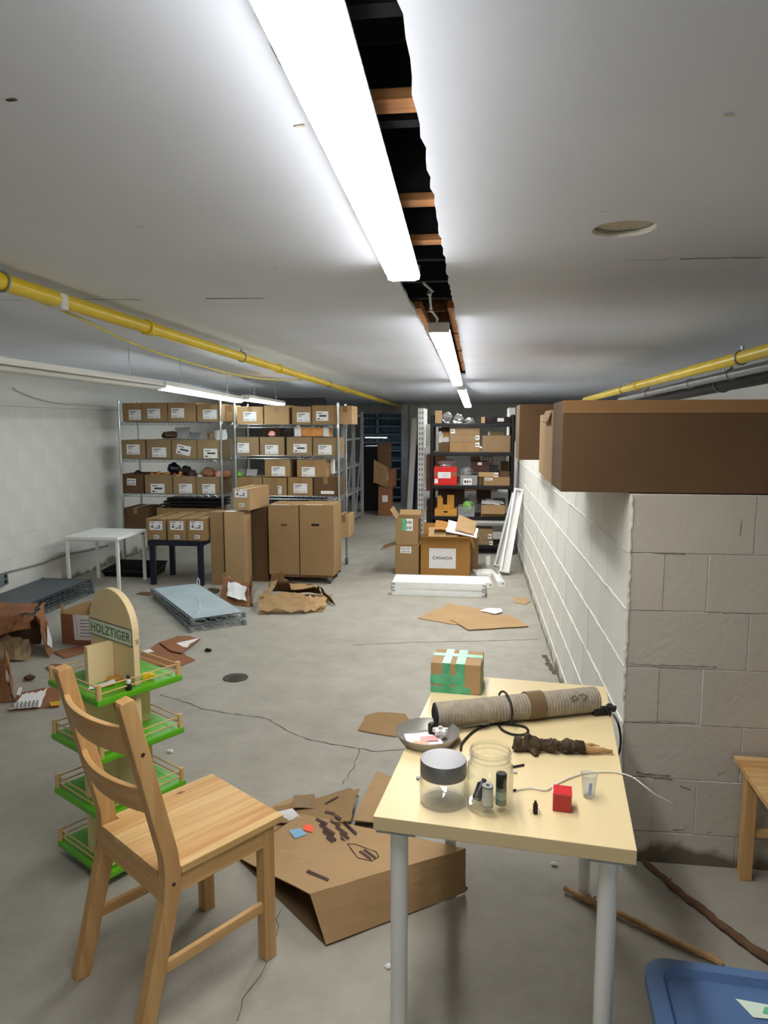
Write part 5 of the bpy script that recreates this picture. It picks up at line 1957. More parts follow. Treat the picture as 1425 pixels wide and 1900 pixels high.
# ================================================================== STICKS, TOTE
def stick(label, pts, r0_, r1_, m, seed):
    rnd = random.Random(seed)
    P_ = []
    for i in range(len(pts) - 1):
        a, b = Vector(pts[i]), Vector(pts[i + 1])
        for k in range(6):
            q = a.lerp(b, k / 6)
            P_.append(q + Vector((rnd.uniform(-.004, .004), rnd.uniform(-.004, .004), rnd.uniform(0, .004))))
    P_.append(Vector(pts[-1]))
    n = len(P_)
    k = MB()
    k.tube(P_, [(r0_ + (r1_ - r0_) * i / (n - 1)) * rnd.uniform(.85, 1.2) for i in range(n)], 8)
    q = P_[n // 4]
    k.tube([q, q + Vector((.01, .012, r0_ * 1.4))], [r0_ * .7, r0_ * .3], 6)
    o = k.obj('stick', m, smooth=True, center=True)
    o.location.z = .001
    return tag(o, label, 'stick')


stick('pale dry stick lying on the floor under the table', [F(1050, 1656), F(1090, 1677), F(1150, 1703), F(1210, 1733), F(1290, 1772), F(1340, 1795)], .009, .011, M_STICK, 1)
stick('dark brown stick on the floor before the block wall', [F(1192, 1603), F(1240, 1645), F(1300, 1695), F(1360, 1743), F(1440, 1800)], .009, .014, M_STICKD, 2)

TZ_ = .40
ca = F(1190, 1766, TZ_)
tw, td = .60, .42
tr_ = radians(-4)
ctr = Vector((ca.x, ca.y, 0)) + Matrix.Rotation(tr_, 3, 'Z') @ Vector((tw / 2, -td / 2, 0))
TT = thing('storage_tote', 'blue plastic storage tote with taped lid beside the table', 'tote', ctr, tr_)


def rrect(w_, d_, r, n=5):
    out = []
    for (sx, sy, a0) in ((1, 1, 0), (-1, 1, pi / 2), (-1, -1, pi), (1, -1, 3 * pi / 2)):
        for i in range(n + 1):
            a = a0 + pi / 2 * i / n
            out.append((sx * (w_ / 2 - r) + r * cos(a), sy * (d_ / 2 - r) + r * sin(a)))
    return out


def loft(loops):
    k = MB()
    n = len(loops[0][0])
    vs, fs = [], []
    for poly, z in loops:
        vs += [(x, y, z) for x, y in poly]
    for i in range(len(loops) - 1):
        for j in range(n):
            q = (j + 1) % n
            fs.append((i * n + j, i * n + q, (i + 1) * n + q, (i + 1) * n + j))
    fs.append(list(range(n))[::-1])
    fs.append([(len(loops) - 1) * n + j for j in range(n)])
    k.add(vs, fs)
    return k


loft([(rrect(tw * .84, td * .82, .04), 0), (rrect(tw * .93, td * .92, .05), TZ_ - .03)]).obj('bin', M_BLUE, TT, smooth=True)
loft([(rrect(tw, td, .055), TZ_ - .035), (rrect(tw, td, .055), TZ_ - .008), (rrect(tw - .02, td - .02, .05), TZ_), (rrect(tw - .07, td - .07, .04), TZ_), (rrect(tw - .09, td - .09, .035), TZ_ - .016), (rrect(tw - .10, td - .10, .03), TZ_ - .016), (rrect(tw - .14, td - .14, .03), TZ_ - .008)]).obj('lid', M_BLUE, TT, smooth=True)
for s in (-1, 1):
    MB().box((s * tw * .02 + .08, td / 2 - .055, TZ_ - .005), (.16, .03, .012)).obj('ridge', M_BLUE, TT, bevel=.004)
    break
lb = F(1400, 1860, TZ_) - ctr
lb = Matrix.Rotation(-tr_, 3, 'Z') @ lb
MB().sheet((lb.x - .035, lb.y + .01, TZ_ - .0055), (lb.x - .012, lb.y - .035, TZ_ - .0055), (lb.x + .06, lb.y - .03, TZ_ - .0055), (lb.x + .06, lb.y + .004, TZ_ - .0055), 4, 4, .001, .0).obj('tape', mat('pale_green_tape', (206, 222, 204), .4), TT)
MB().sheet((lb.x + .01, lb.y - .02, TZ_ - .0045), (lb.x + .05, lb.y - .03, TZ_ - .0045), (lb.x + .05, lb.y - .006, TZ_ - .0045), (lb.x + .02, lb.y - .002, TZ_ - .0045), 3, 3, .001, .0).obj('tape', M_GTAPE, TT)


# ================================================================== CARTONS ON THE BLOCK WALL
pa, pb = Q(1040, 912, 2.61), Q(1040, 745, 2.61)
big = carton('big long carton lying on the end of the block wall', (pa.x + .60, 2.61 + .16, WALLT + .004), (1.20, .32, pb.z - WALLT), 0, M_CARDD, tape=False, group='cartons on the block wall')
k = MB()
k.lohi((-.6, -.162, pb.z - WALLT - .045), (.6, -.159, pb.z - WALLT + .0005))
k.obj('tape', M_TAPE, big)
pa2 = Q(1008, 884, 3.02)
carton('narrow carton behind the big one on the block wall', (.31 + .2, 3.14, WALLT + .004), (.40, .26, .30), 0, M_CARDL, tape=False, group='cartons on the block wall', flaps=(('l', .05, -1.2),))
carton('another upright carton farther along the block wall top', (.325 + .2, 3.55, WALLT + .004), (.40, .34, .29), 0, M_CARDL, tape=False, group='cartons on the block wall')
q0, q1 = Q(962, 852, 5.05), Q(962, 752, 5.05)
carton('brown carton on the block wall, seen past the bright carton ends', (q0.x + .28, 5.05 + .2, WALLT + .004), (.56, .4, q1.z - WALLT), 0, M_CARDD, tape=False, group='cartons on the block wall')
carton('farthest carton on the block wall, next to the black shelf', (.36 + .22, 5.85, WALLT + .004), (.46, .5, .32), 0, M_CARDL, tape=False, group='cartons on the block wall')


# ================================================================== RIGHT SIDE: WHITE SHELF BOARDS, POSTS, CARTONS
p0, p1 = F(722, 1104), F(899, 1108)
wl_ = p1.x - p0.x
for k in range(4):
    t = thing('shelf_board', f'{("bottom", "second", "third", "top")[k]} white metal shelf board of the stack on the floor', 'shelf', ((p0.x + p1.x) / 2 + (.0, .018, .012, .016)[k], p0.y + .19 + (.0, .01, .006, .012)[k], .001 + k * .0315), (0, .012, -.004, .006)[k], 'white shelf boards stacked on the floor')
    W_, D_ = wl_ - (.02 if k else 0), .36
    MB().lohi((-W_ / 2, -D_ / 2, .026), (W_ / 2, D_ / 2, .03)).obj('top_face', M_WHITE, t)
    for a, b in (((-W_ / 2, -D_ / 2, 0), (W_ / 2, -D_ / 2 + .004, .026)), ((-W_ / 2, D_ / 2 - .004, 0), (W_ / 2, D_ / 2, .026)), ((-W_ / 2, -D_ / 2 + .004, 0), (-W_ / 2 + .004, D_ / 2 - .004, .026)), ((W_ / 2 - .004, -D_ / 2 + .004, 0), (W_ / 2, D_ / 2 - .004, .026))):
        MB().lohi(a, b).obj('edge', M_WHITE, t)
    for s in (-1, 1):
        MB().lohi((s * (W_ / 2 - .01) - .018, -D_ / 2 - .003, .004), (s * (W_ / 2 - .01) + .018, -D_ / 2 + .0, .022)).obj('clip', M_CHROME, t, bevel=.002)
t = thing('shelf_board', 'white shelf board lying behind the ordinary stack, by the block wall', 'shelf', F(893, 1064) + Vector((.03, .0, .001)), .2)
t['label'] = 'white board lying on the floor between the stack and the posts'
MB().lohi((-.11, -.12, .0), (.11, .12, .025)).obj('top_face', M_WHITE, t, bevel=.003)
for k, (a, b, sl, txt) in enumerate((((907, 1092), (900, 1070), .05, 'white steel bracket on the floor beside the shelf board stack'), ((930, 1089), (918, 1066), .05, 'second white steel bracket, nearer the leaning posts'))):
    pa, pb = F(*a), F(*b)
    d = pb - pa
    t = thing('shelf_bracket', txt, 'bracket', pa, atan2(-d.x, d.y), 'white brackets on the floor')
    Ln = d.length
    MB().lohi((-.035, 0, .0), (.035, Ln, .004)).obj('web', M_WHITE, t)
    for s in (-1, 1):
        MB().lohi((s * .035 - .002, 0, 0), (s * .035 + .002, Ln, .045)).obj('flange', M_WHITE, t)
    MB().lohi((-.04, -.006, 0), (.04, .0, .06)).obj('end_plate', M_WHITE, t, bevel=.002)
    k2 = MB()
    k2.cyl((.015, -.0075, .035), (.015, -.005, .035), .008, 12)
    k2.obj('bolt_hole', M_DKGREY, t)
t = thing('shelf_bracket', 'short upright white steel bracket standing by the leaning posts', 'bracket', F(905, 1048), .2, 'white brackets on the floor')
MB().lohi((-.022, -.02, 0), (.022, -.016, .11)).obj('web', M_WHITE, t)
for s in (-1, 1):
    MB().lohi((s * .022 - .002, -.02, 0), (s * .022 + .002, .02, .11)).obj('flange', M_WHITE, t)


def leaning_post(label, foot, head, w_, d_):
    foot, head = Vector(foot), Vector(head)
    t = thing('steel_upright', label, 'post', foot, 0, 'white uprights leaning on the block wall')
    h = head - foot
    Z = h.normalized()
    X = Vector((1, 0, 0))
    X = (X - Z * X.dot(Z)).normalized()
    Yv = Z.cross(X)
    M = Matrix(((X.x, Yv.x, Z.x, 0), (X.y, Yv.y, Z.y, 0), (X.z, Yv.z, Z.z, 0), (0, 0, 0, 1)))
    Ln = h.length

    def part(name, lo, hi, m=M_WHITE):
        k = MB()
        k.box([(a + b) / 2 for a, b in zip(lo, hi)], [abs(b - a) for a, b in zip(lo, hi)], 0, M)
        return k.obj(name, m, t)
    part('web', (-w_ / 2, -.002, 0), (w_ / 2, .002, Ln))
    part('flange', (-w_ / 2 - .002, -d_, 0), (-w_ / 2 + .002, .0, Ln))
    part('flange', (w_ / 2 - .002, -d_, 0), (w_ / 2 + .002, .0, Ln))
    part('lip', (-w_ / 2, -d_, 0), (-w_ / 2 + .02, -d_ + .003, Ln))
    part('lip', (w_ / 2 - .02, -d_, 0), (w_ / 2, -d_ + .003, Ln))
    part('foot_plate', (-w_ / 2 - .006, -d_ - .006, 0), (w_ / 2 + .006, .006, .02), M_WHITEP)
    part('head_plate', (-w_ / 2 - .004, -d_ - .004, Ln - .02), (w_ / 2 + .004, .004, Ln), M_WHITEP)


f1, h1 = F(922, 1050), Q(958, 915, 8.35)
f2, h2 = F(935, 1066), Q(972, 910, 8.25)
h1.x, h2.x = min(h1.x, .47), min(h2.x, .50)
leaning_post('white steel upright leaning on the block wall, nearer the black shelf', f1, h1, .075, .05)
leaning_post('white steel upright leaning on the block wall, closer to the viewer', f2 + Vector((0, 0, .01)), h2, .10, .05)

b1 = px_carton('lower tan carton of the two stacked beside the white boards', 733, 1012, 777, 1066, 7.62, .34, 0.0, ((743, 1015, 763, 1026, 'barcodes'),), m=M_CARD, flaps=(('l', .17, -.35),), tape=False)
b2 = px_carton('upper open tan carton of the two stacked, green striped label', 734, 962, 776, 1012, 7.63, .36, b1.location.z + .333, ((746, 962, 766, 984, 'barcodes'),), m=M_CARD, open_top=True, flaps=(('l', .12, 1.0), ('r', .12, .9), ('b', .1, .5)))
b2.location.z = Q(755, 1012, 7.62).z + .003
for ch in b2.children:
    if ch.name.startswith('shipping_label'):
        g_ = MB().lohi((-.5, -.9, -.5), (-.1, .6, .5)).obj('label', M_GTAPE, b2, label='green strip of the label')
        g_.location, g_.scale = ch.location, ch.scale
        break
cn = px_carton('ochre carton with CANADA sheet among the cartons on the floor', 780, 1000, 872, 1068, 7.60, .38, 0.0, (), m=M_CARDO, open_top=True, flaps=(('r', .12, -1.2), ('b', .12, 1.35), ('f', .12, .35)))
pa, pb = Q(796, 1054, 7.6), Q(846, 1018, 7.6)
add_label(cn, ((pa.x + pb.x) / 2 - cn.location.x, -.1912, (pa.z + pb.z) / 2 - cn.location.z), pb.x - pa.x, pb.z - pa.z, 'blank', name='label')
tm = text_mesh('CANADA', .048, M_INK, .0004, .0005, 1.1)
o = put('lettering', tm, cn, ((pa.x + pb.x) / 2 - cn.location.x, -.1924, (pa.z + pb.z) / 2 - cn.location.z + .003), (pi / 2, 0, 0))
pa, pb = XP(869, 1048, cn.location.x + cn.dimensions.x * 0 + (Q(872, 1034, 7.6).x - Q(780, 1034, 7.6).x) / 2 + .0), None
add_label(cn, ((Q(872, 1034, 7.6).x - Q(780, 1034, 7.6).x) / 2 + .0012, -.08, .2), .06, .14, 'small', 0, pi / 2, name='small_label')
px_carton('tan carton behind the CANADA carton, its flap hanging open', 862, 995, 887, 1058, 7.98 + .02, .3, 0.0, (), m=M_CARD, open_top=True, flaps=(('r', .1, -1.1),))
zc = cn.location.z + Q(780, 1000, 7.6).z
for k, (x0, y0, x1, y1, rot, m, txt) in enumerate((
    (795, 985, 850, 1003, -.2, M_CARDL, 'pale folded cardboard lying in the open CANADA carton'),
    (826, 980, 886, 996, .35, M_PAPER, 'white edged flat sheet leaning across the CANADA carton'),
    (842, 986, 880, 1010, .5, M_CARDL, 'tan folded sheet sloping out of the CANADA carton'),
    (805, 990, 835, 1002, .1, M_CARDO, 'small ochre flap piece in the CANADA carton'))):
    a, b = Q(x0, y1, 7.7), Q(x1, y0, 7.7)
    W_, h_ = b.x - a.x, b.z - a.z
    kk = MB()
    kk.sheet((-W_ / 2, -.12, 0), (W_ / 2, -.1, 0), (W_ / 2, .12, h_ * .8), (-W_ / 2, .1, h_), 5, 5, .006, .01, (.01,) * 4, k + 70)
    o = kk.obj('cardboard_piece', m)
    o.location = ((a.x + b.x) / 2, 7.76 + .02 * k, zc + (.004, .045, .07, .09)[k])
    o.rotation_euler = (0, rot * .6, 0)
    tag(o, txt, 'cardboard', 'loose pieces in the CANADA carton')

# ================================================================== BLACK SHELF
BY, BD = 9.0, .46
bx0, bx1 = Q(801, 900, BY).x, Q(950, 900, BY).x
bl = [Q(870, y, BY).z for y in (785.5, 839.5, 901, 958.5)] + [.12]
t = thing('storage_shelf', 'black storage shelf crammed with cartons and bags by the block wall', 'shelf', ((bx0 + bx1) / 2, BY + BD / 2, 0))
BW = bx1 - bx0
ztop = Q(801, 771, BY).z
for sx in (-1, 1):
    for sy in (-1, 1):
        k = MB()
        x, y = sx * BW / 2, sy * BD / 2
        k.cyl((x, y, 0), (x, y, ztop), .022, 12)
        k.cyl((x, y, ztop), (x, y, ztop + .01), .018, 12)
        k.obj('post', M_BLACK, t, smooth=True)
for z in bl:
    MB().box((0, 0, z - .022), (BW + .03, BD + .03, .044)).obj('shelf_board', M_BLACK, t, bevel=.006)
gB = 'things on the black shelf'


def bpx(label, x0, y0, x1, y1, lev, depth=.3, dy=.03, labels=(), **kw):
    return px_carton(label, x0, y0, x1, y1, BY + dy, depth, bl[lev] + .002 if lev is not None else None, labels, c4, group=gB, **kw)


# on top
p = at(c4, 270, 240, BY + .12)
bpx('small tan carton on the black shelf top, at the end of the clear bags', 212, 130, 345, 262, 0, .25, .12, m=M_CARDL, tape=False)
a, b = at(c4, 330, 265, BY + .15), at(c4, 745, 265, BY + .15)
for k, (u, w_, h_) in enumerate(((.20, .11, .15), (.50, .13, .12), (.80, .13, .07))):
    blob('plastic_bag', f'{("tallest", "middle", "flattest")[k]} clear plastic bag on top of the black shelf', 'bag', (a.x + (b.x - a.x) * u, BY + .2, bl[0] + .002), (w_, .3, h_), M_BAG, 80 + k, 'clear bags on the black shelf top', .4, 16)
px_carton('dark box on the black shelf top, pale sticker on it', 835, 198, 1130, 268, BY + .05, .3, bl[0] + .002, ((968, 212, 1040, 250, 'blank'),), c4, m=M_DARKSTUFF, tape=False, group=gB)
px_carton('cream carton end beside the dark box on the shelf top', 790, 200, 832, 262, BY + .03, .2, bl[0] + .002, (), c4, m=M_CARDL, tape=False, group=gB)
# first level
bpx('brown carton at the rear of the upper shelf level', 318, 300, 436, 360, None, .2, .2, m=M_CARDD, tape=False)
bpx('dark flat carton in the corner of the upper shelf level', 318, 490, 436, 570, 1, .25, .1, m=M_CARDD, tape=False)
for k, (x0, y0, x1, y1, m, txt) in enumerate(((320, 372, 370, 478, M_WHITEP, 'white box'), (372, 368, 438, 415, M_ORANGE, 'orange box'), (372, 420, 436, 476, M_WHITEP, 'lower white box'))):
    px_carton(f'{txt} stacked in the corner of the upper shelf level', x0, y0, x1, y1 + (0 if k != 1 else 2), BY + .16, .12, None, (), c4, m=m, tape=False, name='small_box', group=gB)
z = bl[1] + .002
for k, (y1, y0) in enumerate(((572, 478), (476, 398), (396, 322))):
    o = px_carton(f'{("lower", "middle", "upper")[k]} tan carton of the stack of three on the upper shelf level', 440, y0, 772, y1, BY + .03, .34, z, ((724, y0 + 6, 772, y0 + 52, 'small'),) if k < 2 else ((452, y0 + 12, 500, y0 + 58, 'small'),), c4, m=M_CARDG if k else M_CARD, tape=False, group=gB)
    z = Q(*c4(600, y0), BY + .03).z + .0015
    hh_ = (Q(*c4(600, y0), BY + .03).z - o.location.z)
    MB().lohi((-.03, -.172, .0), (.03, -.1695, hh_)).obj('tape', M_TAPE, o)
o = bpx('wide tan carton at the wall end of the upper shelf level', 798, 405, 1128, 575, 1, .36, .03, m=M_CARDG, open_top=True)
px_carton('small grey carton in the wide tan carton of the upper shelf level', 868, 362, 1035, 450, BY + .12, .16, None, ((865, 362, 882, 412, 'blank'),), c4, m=M_CARDG, tape=False, group=gB)
# second level
o = bpx('bright red carton with white label on the black shelf', 258, 752, 520, 958, 2, .3, -.01, ((312, 808, 452, 874, 'lines'), (275, 880, 312, 930, 'blank')), m=M_RED, tape=False)
k = MB()
k.lohi((-.142, -.1515, .12), (.142, -.1495, .165))
k.obj('tape', M_CARDR, o, label='brown tape band')
blob('plastic_bag', 'clear plastic bag bulging on top of the red carton', 'bag', (at(c4, 400, 760, BY + .12).x, BY + .16, at(c4, 390, 756, BY - .01).z + .002), (.22, .2, .10), M_BAG, 91, gB, .4, 16)
o = bpx('grey plastic bin with white label on the black shelf', 556, 842, 745, 955, 2, .28, .0, ((590, 878, 686, 948, 'small'),), m=M_GREY, tape=False, name='plastic_bin', open_top=True)
blob('plastic_bag', 'crumpled clear bag over the grey plastic bin', 'bag', (at(c4, 630, 840, BY + .12).x, BY + .10, at(c4, 650, 850, BY).z + .002), (.17, .15, .11), M_BAG, 92, gB, .4, 16)
bpx('dark grey carton between the grey bin and the long tan carton', 762, 842, 800, 960, 2, .28, .03, m=M_CARDD, tape=False)
o = bpx('long tan carton with a small label on the black shelf', 812, 862, 1134, 958, 2, .34, .0, ((832, 872, 914, 898, 'small'),), m=M_CARD, tape=False)
zq = at(c4, 900, 862, BY).z
px_carton('orange tan flat carton on the long tan carton', 762, 812, 978, 860, BY + .02, .25, zq + .0015, ((932, 816, 978, 862, 'small'),), c4, m=M_CARDL, tape=False, group=gB)
px_carton('brown flat carton at the end of the long tan carton', 985, 800, 1130, 860, BY + .06, .25, zq + .0015, (), c4, m=M_CARDD, tape=False, group=gB)
zq = at(c4, 870, 810, BY + .02).z
px_carton('dark maroon printed box on the middle shelf level', 675, 690, 868, 808, BY + .1, .2, None, ((750, 700, 796, 730, 'blank'),), c4, m=M_BROWNP, tape=False, group=gB)
px_carton('dark box right of the maroon printed box', 880, 738, 978, 806, BY + .1, .2, None, (), c4, m=M_DARKSTUFF, tape=False, group=gB)
px_carton('pale printed box standing at the rear of the middle shelf level', 800, 638, 918, 725, BY + .31, .12, None, ((806, 646, 900, 700, 'barcodes'),), c4, m=M_CARDL, tape=False, group=gB)
px_carton('tan box at the rear of the middle shelf level', 672, 640, 780, 690, BY + .31, .12, None, (), c4, m=M_CARD, tape=False, group=gB)
px_carton('brown box at the wall end of the middle shelf level', 1005, 690, 1090, 800, BY + .32, .12, None, (), c4, m=M_CARDD, tape=False, group=gB)
# third level
o = bpx('ochre tray box with a dark hand hole on the black shelf', 275, 1218, 520, 1292, 3, .28, -.01, m=M_OCHRE, tape=False, name='tray_box')
MB().box((0, -.1405, .055), (.05, .002, .02)).obj('hand_hole', M_BLACK, o, bevel=.0005)
zq = at(c4, 400, 1218, BY).z
for k, (x0, y0, x1, y1) in enumerate(((305, 1090, 365, 1214), (412, 1060, 490, 1180), (362, 1170, 450, 1214), (308, 1070, 352, 1090))):
    px_carton(f'{("left tall", "right tall", "low front", "topmost")[k]} ochre wooden block on the ochre tray box', x0, y0, x1, y1, BY + (.06, .08, .0, .06)[k], (.07, .07, .05, .06)[k], zq + .002 if k in (0, 1, 2) else at(c4, 330, 1090, BY + .06).z + .002, (), c4, m=M_OCHRE, tape=False, name='wooden_block', group='ochre blocks on the tray box')
bpx('large dark box behind the ochre blocks', 310, 985, 600, 1280, 3, .14, .30, m=M_BROWNP, tape=False)
blob('plastic_bag', 'grey clear bag behind the bright green bag', 'bag', (at(c4, 690, 1120, BY + .2).x, BY + .36, bl[3] + .002), (.18, .08, .24), M_BAG, 93, gB, .4, 16)
o = bpx('clear plastic tub under the bright green bag', 530, 1190, 715, 1300, 3, .24, -.02, m=M_BAG, tape=False, open_top=True, name='plastic_tub')
blob('plastic_bag', 'bright green bag stuffed in the clear plastic tub', 'bag', (at(c4, 640, 1200, BY + .08).x, BY + .1, bl[3] + .04), (.13, .15, .17), M_GREENBAG, 94, gB, .35, 14)
o = bpx('open tan carton of papers on the lower level of the black shelf', 785, 1170, 1050, 1305, 3, .34, .0, m=M_CARD, open_top=True, flaps=(('f', .13, -.95),))
bpx('dark maroon folder standing behind the open tan carton', 735, 1005, 895, 1160, None, .06, .36, m=M_BROWNP, tape=False)
a = at(c4, 900, 1155, BY + .1)
for k in range(2):
    o = MB().sheet((-.13, -.08, .0), (.12, -.09, -.02), (.1, .09, .0), (-.12, .08, .04), 5, 4, .004, .008, (.01,) * 4, 50 + k).obj('paper_sheet', M_PAPER)
    o.location = (a.x + .05 * k, BY + .14 + .02 * k, at(c4, 900, 1168, BY).z + .012 + .012 * k)
    tag(o, f'{("lower", "upper")[k]} white paper sheet on the open tan carton', 'paper', gB)
# lowest level
for k, (x0, x1) in enumerate(((315, 405), (412, 535), (542, 690))):
    px_carton(f'{("left", "middle", "right")[k]} brown carton under the third level of the black shelf', x0, 1318, x1, 1480, BY + .2, .22, bl[4] + .1, (), c4, m=M_CARDD, tape=False, group=gB)
z_ = at(c4, 840, 1650, BY).z
o = px_carton('lower tan carton at the foot of the black shelf', 755, 1555, 918, 1660, BY - .02, .3, bl[4] + .002, ((878, 1572, 918, 1612, 'small'),), c4, m=M_CARDG, tape=False, group=gB)
px_carton('upper tan carton at the foot of the black shelf', 700, 1440, 915, 1552, BY - .02, .3, at(c4, 800, 1555, BY - .02).z + .0015, ((862, 1490, 905, 1540, 'small'),), c4, m=M_CARDG, tape=False, group=gB)
a = at(c4, 540, 1400, BY - .02)
blob('dark_cloth', 'dark red cloth heap on the lowest cartons of the black shelf', 'cloth', (a.x, BY + .12, bl[4] + .258), (.38, .16, .05), M_BROWNP, 95, None, .3)

# ================================================================== WHITE SLOTTED SHELF BEHIND, AND THE FAR AISLE
WY = 9.75
wx0 = Q(781, 850, WY).x
t = thing('slotted_shelf', 'white slotted steel shelf standing behind the black shelf', 'shelf', (wx0, WY, 0))
zt_ = Q(781, 757, WY).z
wz = [Q(800, y, WY).z for y in (836, 917)]
Wd = 1.22
for x in (0, Wd):
    for y in (0, .5):
        k = MB()
        k.lohi((x - .042, y - .003, 0), (x + .042, y, zt_))
        k.lohi((x + (.042 if x == 0 else -.042) - .0015, y, 0), (x + (.042 if x == 0 else -.042) + .0015, y + .04, zt_))
        pst = k.obj('post', M_WHITE, t)
        if y == 0 and x == 0:
            for i in range(26):
                for s in (-1, 1):
                    MB().lohi((x + s * .018 - .006, -.0042, .1 + i * .07), (x + s * .018 + .006, -.0028, .13 + i * .07)).obj('slot', M_DKGREY, pst)
for z in wz:
    MB().lohi((.042, -.004, z - .04), (Wd - .042, .0, z + .04)).obj('beam', M_WHITE, t, bevel=.001)
    MB().lohi((.042, .5, z - .04), (Wd - .042, .504, z + .04)).obj('beam', M_WHITE, t, bevel=.001)
    MB().lohi((.0, .0, z + .036), (Wd, .5, z + .042)).obj('deck', M_WHITE, t)
MB().lohi((.042, -.004, .18), (Wd - .042, .0, .26)).obj('beam', M_WHITE, t)
MB().lohi((.0, .0, .25), (Wd, .5, .256)).obj('deck', M_WHITE, t)
for k in range(4):
    h_ = (Q(795, 787, WY).z - wz[0] - .05) / 4
    px = carton(f'{("lowest", "second", "third", "topmost")[k]} small white box of the stack on the slotted shelf', (wx0 + .16, WY + .14, wz[0] + .0435 + k * (h_ + .001)), (.2, .24, h_), 0, M_WHITEP, tape=False, name='white_box', group='white boxes on the slotted shelf')
    add_label(px, (.02, -.1215, h_ / 2), .05, .05, 'small', name='small_label')
for k in range(3):
    carton(f'{("lower", "middle", "upper")[k]} brown carton of the stack on the slotted shelf', (wx0 + .2, WY + .2, wz[1] + .0435 + k * .163), (.26, .3, .16), 0, (M_CARDR, M_CARD, M_CARDR)[k], tape=False, group='brown cartons on the slotted shelf')
carton('wide brown carton on the slotted shelf behind the grey bin', (wx0 + .75, WY + .2, wz[1] + .0435), (.6, .3, .2), 0, M_CARD, tape=False, group='brown cartons on the slotted shelf')
carton('brown carton on the lowest slotted shelf deck', (wx0 + .25, WY + .2, .258), (.34, .34, .32), 0, M_CARDD, tape=False, group='brown cartons on the slotted shelf')

# grey steel shelving along the aisle (seen end-on), blue grey shelving at the far end
gx = Q(672, 880, 12.3).x
t = thing('steel_shelving', 'light grey steel shelving running back along the aisle', 'shelf', (gx, 9.6, 0))
GL, GW, GH = 2.7, .45, 1.86
for iy in range(4):
    for x in (0, -GW):
        MB().lohi((x - .025, iy * GL / 3 - .02, 0), (x + .025, iy * GL / 3 + .02, GH)).obj('post', M_LGREY, t)
for z in (.12, .55, .98, 1.42, 1.80):
    MB().lohi((-GW, 0, z - .03), (0, GL, z)).obj('shelf_board', M_LGREY, t)
for iy in range(3):
    k = MB()
    k.beam((.028, iy * GL / 3, .15), (.028, (iy + 1) * GL / 3, 1.75), .004, .02, (1, 0, 0))
    k.obj('brace', M_LGREY, t)
FY = 15.0
fx0, fx1 = Q(670, 850, FY).x, Q(746, 850, FY).x
t = thing('steel_shelving', 'blue grey steel shelving of many boards at the far end of the aisle', 'shelf', ((fx0 + fx1) / 2, FY + .25, 0))
fw = fx1 - fx0
ft = Q(700, 767, FY).z
MB().lohi((-fw / 2, .23, 0), (fw / 2, .24, ft)).obj('back_panel', M_BLUEGREY, t)
for x in (-fw / 2, -fw * .10, fw / 2):
    MB().lohi((x - .025, -.25, 0), (x + .025, .23, ft)).obj('side_panel' if abs(x) > .3 else 'divider', M_BLUEGREY, t)
for y in (775, 790, 805, 820, 835, 853, 868, 888, 903, 921):
    z = Q(700, y, FY).z
    MB().lohi((-fw / 2, -.25, z - .03), (fw / 2, .23, z)).obj('shelf_board', M_BLUEGREY, t)
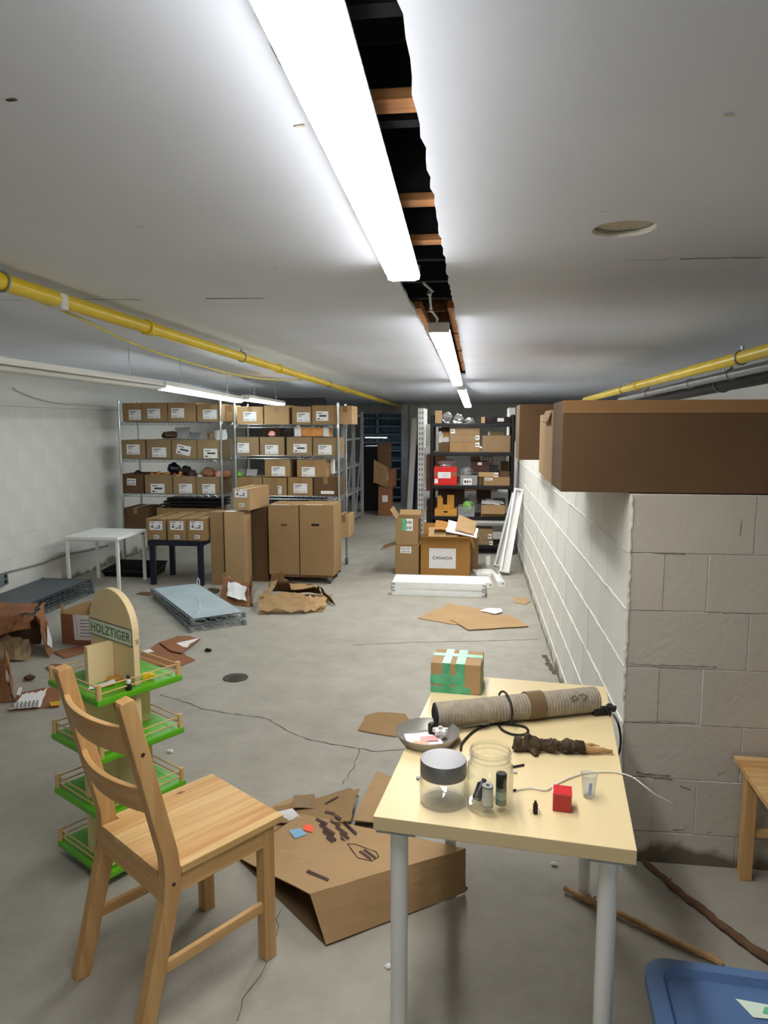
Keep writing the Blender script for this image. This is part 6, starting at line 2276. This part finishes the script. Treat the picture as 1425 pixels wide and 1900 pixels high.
# dark stack in the aisle with a hanging lamp shade beyond
DY = 12.7
dk0, dk1 = Q(674, 955, DY).x, Q(704, 955, DY).x
carton('tall dark cabinet standing before the far shelving', ((dk0 + dk1) / 2 - .02, DY + .95, .0), (dk1 - dk0 + .16, .5, Q(690, 830, DY).z), 0, M_BLACK, tape=False, name='dark_cabinet')
z = 0.0
for k, (y0, y1, m, dx, txt) in enumerate(((905, 958, M_CARDR, 0, 'lowest dark reddish carton'), (872, 904, M_CARDR, .04, 'middle brown carton with white label'), (822, 871, M_CARDD, -.02, 'top open brown carton'))):
    a, b = Q(701, y1, DY), Q(726, y0, DY)
    hh = b.z - Q(701, y1, DY).z
    o = carton(f'{txt} of the leaning stack in the far aisle', ((a.x + b.x) / 2 + dx, DY + .16, z), (b.x - a.x, .34, hh), (.06, -.12, .1)[k], m, tape=False, group='stack of cartons in the far aisle')
    if k < 2:
        add_label(o, (0, -.1715, hh * .6), .1, .12, 'blank', name='label')
    z += hh + .002
o = MB().sheet((-.14, 0, 0), (.13, .03, -.1), (.14, -.02, .28), (-.12, -.06, .42), 5, 5, .006, .01, (.01,) * 4, 5).obj('cardboard_sheet', M_CARD)
o.location = (Q(707, 870, DY).x, DY - .06, Q(707, 895, DY).z)
tag(o, 'open carton flap leaning on the stack in the far aisle', 'cardboard', None)
lp_ = Q(698, 812, 14.0)
t = thing('hanging_lamp', 'bright strip lamp seen low in the far aisle', 'lamp', (lp_.x, 14.0, lp_.z))
MB().box((0, 0, .02), (.42, .1, .03)).obj('housing', M_LGREY, t, bevel=.003)
MB().box((0, 0, 0), (.42, .08, .01)).obj('lens', M_LENS_OLD, t)
for s in (-1, 1):
    k = MB()
    k.cyl((s * .15, 0, .03), (s * .15, 0, cz(14.0) - lp_.z), .003, 6)
    k.obj('cord', M_CABLE, t)
# pillar and leaning white panels beside the white post
px0, px1 = Q(745, 850, 14.2).x, Q(757, 850, 14.2).x
struct(MB().lohi((px0, 14.2, 0), (px1, 14.5, 2.02)).obj('trim_1', M_LGREY), 'grey upright at the end of the far shelving')
for k, (x, m, h_, txt) in enumerate(((760, M_WHITEP, 1.75, 'white panel leaning in the far aisle by the grey upright'), (768, M_NAVY, 1.25, 'dark blue roll leaning beside the white panel, far aisle'), (772, M_DKGREY, 1.5, 'grey panel leaning behind the dark blue roll'))):
    a = Q(x, 935, 13.4 + .15 * k)
    o = MB().beam((a.x, a.y, .0), (a.x + .06, a.y + .3, h_), .10 if k != 1 else .07, .04).obj('leaning_panel', m, bevel=.004, center=True)
    o.location.z = .005
    tag(o, txt, 'panel')
